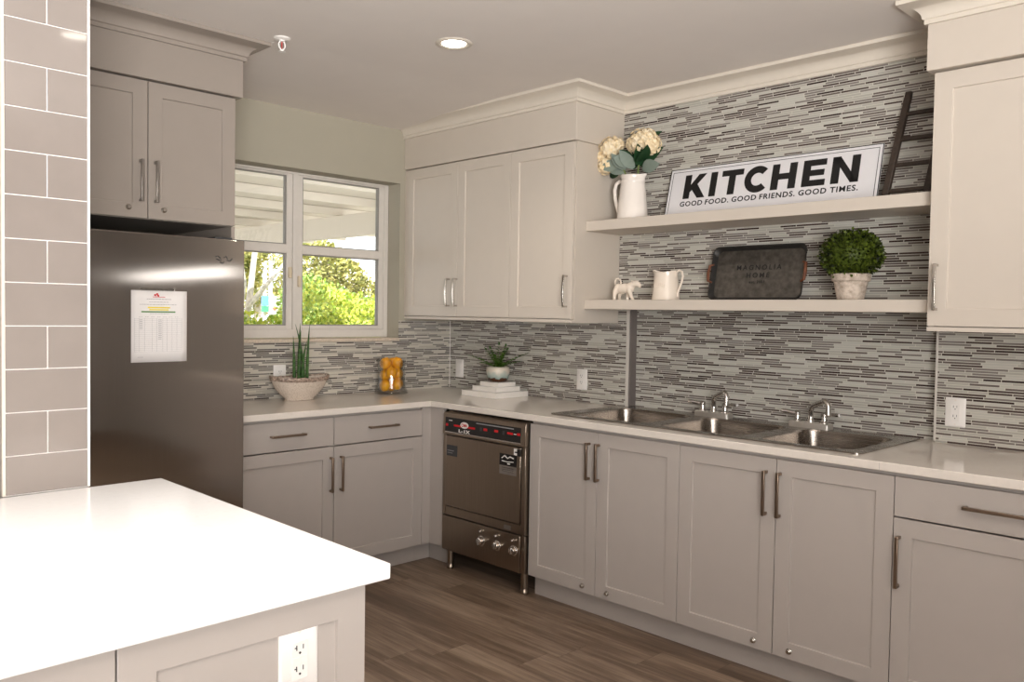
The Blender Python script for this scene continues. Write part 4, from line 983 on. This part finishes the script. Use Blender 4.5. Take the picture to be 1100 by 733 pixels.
# ================================================================== outside the window
def outside():
    g = MB().box(-9, 30, .25, 34, -.30, -.20).build('ground', M['grass'], None, smooth=False); g['kind'] = 'structure'
    r = thing('patio_cover', 'white painted wooden patio roof with joists outside the window', 'patio cover', (0, .3, 0))
    P_ = M['patio']
    MB().box(-6, 4.2, -.04, 9.5, 2.66, 2.70).build('roof_deck', P_, r, smooth=False)
    MB().box(2.0, 2.12, -.02, 8.1, 2.30, 2.56).build('beam', P_, r, bevel=.004)
    for i in range(9): MB().box(-5.9, 4.1, .22+.99*i, .265+.99*i, 2.565, 2.655).build('joist', P_, r, bevel=.003)
    for x in (2.06, -5.5): MB().box(x-.05, x+.05, 7.9, 8.0, -.20, 2.29 if x > 0 else 2.56).build('post', P_, r, bevel=.004)
    rnd = random.Random(21)
    def blob(f, c, R, N, L, flat=.35):
        for k in range(N):
            z = 1-2*(k+.5)/N; a = k*2.39996; q = math.sqrt(1-z*z); n = Vector((q*math.cos(a), q*math.sin(a), z))
            s = rnd.uniform(.62, 1.06); p = Vector(c)+Vector((n.x*R[0], n.y*R[1], n.z*R[2]))*s
            d = (n*.6+Vector((rnd.uniform(-1, 1), rnd.uniform(-1, 1), rnd.uniform(-.5, 1)))).normalized(); u = d.cross(Vector((rnd.random()-.5, rnd.random()-.5, rnd.random()))).normalized()
            l = L*rnd.uniform(.7, 1.3); w = l*flat; m = p+d*l*.5
            f.face([f.v(*p), f.v(*(m+u*w)), f.v(*(p+d*l)), f.v(*(m-u*w))])
    def bush(label, loc, blobs, m, N=1500, L=.14):
        r = thing('shrub', label, 'shrub', loc, 0, 'sunlit shrubs beyond the patio')
        f = MB()
        for c, R in blobs: blob(f, c, R, N, L)
        f.build('foliage', M[m], r, smooth=False)
        t = MB()
        for k in range(4): t.tube([(.1*math.cos(k*1.6), .1*math.sin(k*1.6), 0), (.3*math.cos(k*1.6), .3*math.sin(k*1.6), .7), (.45*math.cos(k*1.6), .45*math.sin(k*1.6), 1.2)], [.03, .02, .012], 6)
        t.build('stem', M['trunk'], r)
    bush('big bright yellow-green shrub filling the lower window pane beside the wall', (4.95, 9.0, -.2), [((-.45, 0, 1.15), (.75, .6, .98)), ((.35, 0, 1.05), (.75, .6, .88)), ((-.1, -.3, .8), (.9, .5, .7)), ((.95, .2, .95), (.6, .5, .80))], 'bush', 3000, .085)
    bush('green shrub rising behind the yellow-green one', (7.3, 12.4, -.2), [((-.95, 0, 1.45), (.7, .6, .95)), ((-.15, .1, 1.25), (.7, .6, .9)), ((.7, .1, 1.1), (.7, .6, .8))], 'bush2', 2400, .09)
    bush('low yellow-green shrub in front of the pale tree trunks', (2.9, 8.6, -.2), [((0, 0, .78), (.6, .4, .72)), ((.55, .1, .74), (.4, .4, .70))], 'bush', 2400, .085)
    def tree(label, loc, trunks, crowns, m='tree', L=.13):
        r = thing('tree', label, 'tree', loc, 0, None)
        for pts, rad in trunks:
            t = MB(); n = len(pts); t.tube(pts, [rad*(1-.5*i/(n-1)) for i in range(n)], 10); t.build('trunk', M['trunk'], r)
        f = MB()
        for c, R, N in crowns: blob(f, c, R, N, L)
        f.build('crown', M[m], r, smooth=False)
    tree('pale-barked tree with a slanting bough in the window pane beside the refrigerator', (3.55, 10.3, -.2), [([(.10, 0, 0), (.08, 0, 1.2), (.20, 0, 2.1), (.08, .1, 3.2)], .085), ([(.25, .1, 0), (.30, .1, 1.2), (.42, .1, 2.2), (.5, 0, 3.3)], .085), ([(.28, 0, 1.65), (.55, -.1, 2.0), (.98, -.1, 2.5)], .06)],
         [((.4, 1.0, 2.75), (.75, .4, .55), 900), ((-.2, 1.0, 2.3), (.5, .4, .5), 500), ((.75, 1.1, 2.25), (.35, .3, .35), 300)])
    tree('tall olive-green tree behind the green shrubs', (8.45, 14.8, -.2), [([(0, 0, 0), (.1, 0, 1.8), (0, .1, 3.0)], .16)], [((-.45, 0, 2.75), (.75, .7, .7), 1800), ((.45, .2, 2.35), (.7, .7, .65), 1500), ((-.3, .1, 1.95), (.9, .7, .7), 1500), ((1.1, 0, 2.0), (.5, .5, .5), 700)])
    tree('grey-green tree behind the roadside sign', (8.3, 18.5, -.2), [([(0, 0, 0), (.1, 0, 1.8), (0, .1, 3.0)], .16)], [((.2, 0, 2.6), (1.1, .7, .9), 1500), ((-.6, .2, 1.9), (.7, .7, .8), 900), ((1.2, .2, 1.7), (.6, .7, .8), 900)])
    r = thing('roadside_sign', 'blue, green and white sign panels on two white posts seen through the window', 'sign', (5.93, 13.6, -.2))
    for x in (.02, .17): MB().box(x-.035, x+.035, -.03, .03, 0, 2.75).build('post', M['patio'], r, bevel=.01)
    MB().box(-.08, .075, -.09, -.035, 1.70, 1.93).build('panel', plain('blue_panel', (110, 170, 232), .5), r); MB().box(-.08, .075, -.09, -.035, 1.56, 1.69).build('panel', plain('green_panel', (90, 200, 140), .5), r)
    w = MB().box(.10, .36, -.09, -.035, 1.50, 1.93).build('panel', M['whitep'], r)
    h = MB(); h.prism([(.21, 1.68), (.17, 1.64), (.225, 1.58), (.285, 1.64), (.255, 1.68), (.23, 1.655)], 'y', -.095, -.0905); h.build('emblem', plain('coral_print', (236, 120, 100), .5), w, smooth=False)
    r = thing('parked_car', 'pale car parked beyond the shrubs under the roadside sign', 'car', (5.0, 16.0, -.2))
    bd = MB(); bd.prism([(-1.9, .3), (1.9, .3), (1.95, .85), (1.2, .95), (.7, 1.42), (-.7, 1.45), (-1.3, 1.0), (-1.9, .9)], 'y', -.8, .8); bd.build('body', M['patio'], r, bevel=.08)
    wn = MB(); wn.prism([(-1.1, 1.0), (1.0, 1.0), (.6, 1.35), (-.65, 1.38)], 'y', -.82, -.805); wn.build('side_window', M['dgrey'], r)
    for x in (-1.2, 1.2):
        b = MB(); b.lathe_y([(.31, -.84), (.31, -.6)], (x, 0, .31), 20); b.build('wheel', M['black'], r)
    r = thing('house', 'white house roof showing above the shrubs in the window', 'house', (12.9, 17.6, -.2))
    MB().box(-2.0, 3.2, 0, 4, 0, 1.9).build('wall', M['patio'], r); b = MB(); b.prism([(-2.5, 1.9), (3.7, 1.9), (.6, 3.0)], 'y', -.3, 4.3); b.build('roof', M['patio'], r)
outside()

# ================================================================== light, sky, camera
def area(name, loc, target, sx, sy, energy, col):
    l = bpy.data.lights.new(name, 'AREA'); l.shape = 'RECTANGLE'; l.size = sx; l.size_y = sy; l.energy = energy; l.color = col
    o = bpy.data.objects.new(name, l); COL.objects.link(o); o.location = loc
    o.rotation_euler = (Vector(target)-Vector(loc)).to_track_quat('-Z', 'Y').to_euler(); return o
def spot(name, loc, energy, col, size=2.4, rad=.05):
    l = bpy.data.lights.new(name, 'SPOT'); l.energy = energy; l.color = col; l.spot_size = size; l.spot_blend = .8; l.shadow_soft_size = rad
    o = bpy.data.objects.new(name, l); COL.objects.link(o); o.location = loc; return o
def lights():
    WARM = (1, .90, .80)
    for i, (x, y) in enumerate(((-1.244, -1.456), (-2.418, -3.282))): spot('recessed_lamp_glow', (x, y, H-.012), LE['can'], WARM)
    area('flash_fill', (-5.3, -5.75, 1.55), (-1.0, -1.6, .75), 2.4, 1.5, LE['flash'], (1, .98, .955))  # added soft light standing in for a flash behind the camera, not daylight
    for (x, y) in ((-2.9, -2.75), (-3.7, -2.75)): spot('island_fill_spot', (x, y, H-.02), LE['over'], (1, .98, .96), 1.5, .06)  # unseen spots added to bring the island top up to white
    area('ceiling_fill', (-4.0, -5.6, 1.5), (-3.2, -4.2, 2.58), 1.6, 1.6, LE['up'], (1, .98, .955)).data.spread = math.radians(105)  # upward fill added behind the camera to lighten the ceiling, not daylight
    area('fridge_streak_strip', (-.03, -5.7, 1.745), (-2.0, -5.7, 1.745), 3.2, .10, LE['side'], (1, .98, .96))  # thin strip added to draw the refrigerator's highlight streak; no window stands here
    s = bpy.data.lights.new('sun', 'SUN'); s.energy = LE['sun']; s.angle = .01; s.color = (1, .96, .86)
    o = bpy.data.objects.new('sun', s); COL.objects.link(o); o.rotation_euler = Vector((.35, .62, -1.0)).to_track_quat('-Z', 'Y').to_euler(); o.location = (0, 4, 8)
    w = bpy.data.worlds.new('sky'); SC.world = w; w.use_nodes = True
    bg = w.node_tree.nodes['Background']; bg.inputs[0].default_value = (.93, .97, 1.0, 1); bg.inputs[1].default_value = LE['sky']
LE = dict(can=32, flash=66, over=46, up=116, side=4.2, sun=10.0, sky=2.4)
lights()

def camera():
    px, py, pz, yaw, pitch, roll, f = -3.63174, -4.25387, 1.41281, 44.72085, 1.88686, .91146, 898.84262
    y, p, r = (math.radians(a) for a in (yaw, pitch, roll))
    fw = Vector((math.sin(y)*math.cos(p), math.cos(y)*math.cos(p), -math.sin(p))); rt = Vector((math.cos(y), -math.sin(y), 0)); up = rt.cross(fw)
    r2 = rt*math.cos(r)+up*math.sin(r); u2 = up*math.cos(r)-rt*math.sin(r)
    c = bpy.data.cameras.new('camera'); c.sensor_width = 36; c.sensor_fit = 'HORIZONTAL'; c.lens = f/1100*36; c.clip_start = .05; c.clip_end = 200
    o = bpy.data.objects.new('camera', c); COL.objects.link(o)
    m = Matrix((r2, u2, -fw)).transposed().to_4x4(); m.translation = (px, py, pz); o.matrix_world = m; SC.camera = o
camera()
vs = SC.view_settings; vs.view_transform = 'Standard'; vs.look = 'None'; vs.gamma = 1; vs.use_curve_mapping = False; vs.exposure = 0.0
try:
    SC.cycles.use_denoising = True; SC.cycles.denoiser = 'OPENIMAGEDENOISE'; SC.cycles.max_bounces = 10; SC.cycles.transparent_max_bounces = 24; SC.cycles.caustics_reflective = False; SC.cycles.sample_clamp_indirect = 6
except Exception: pass
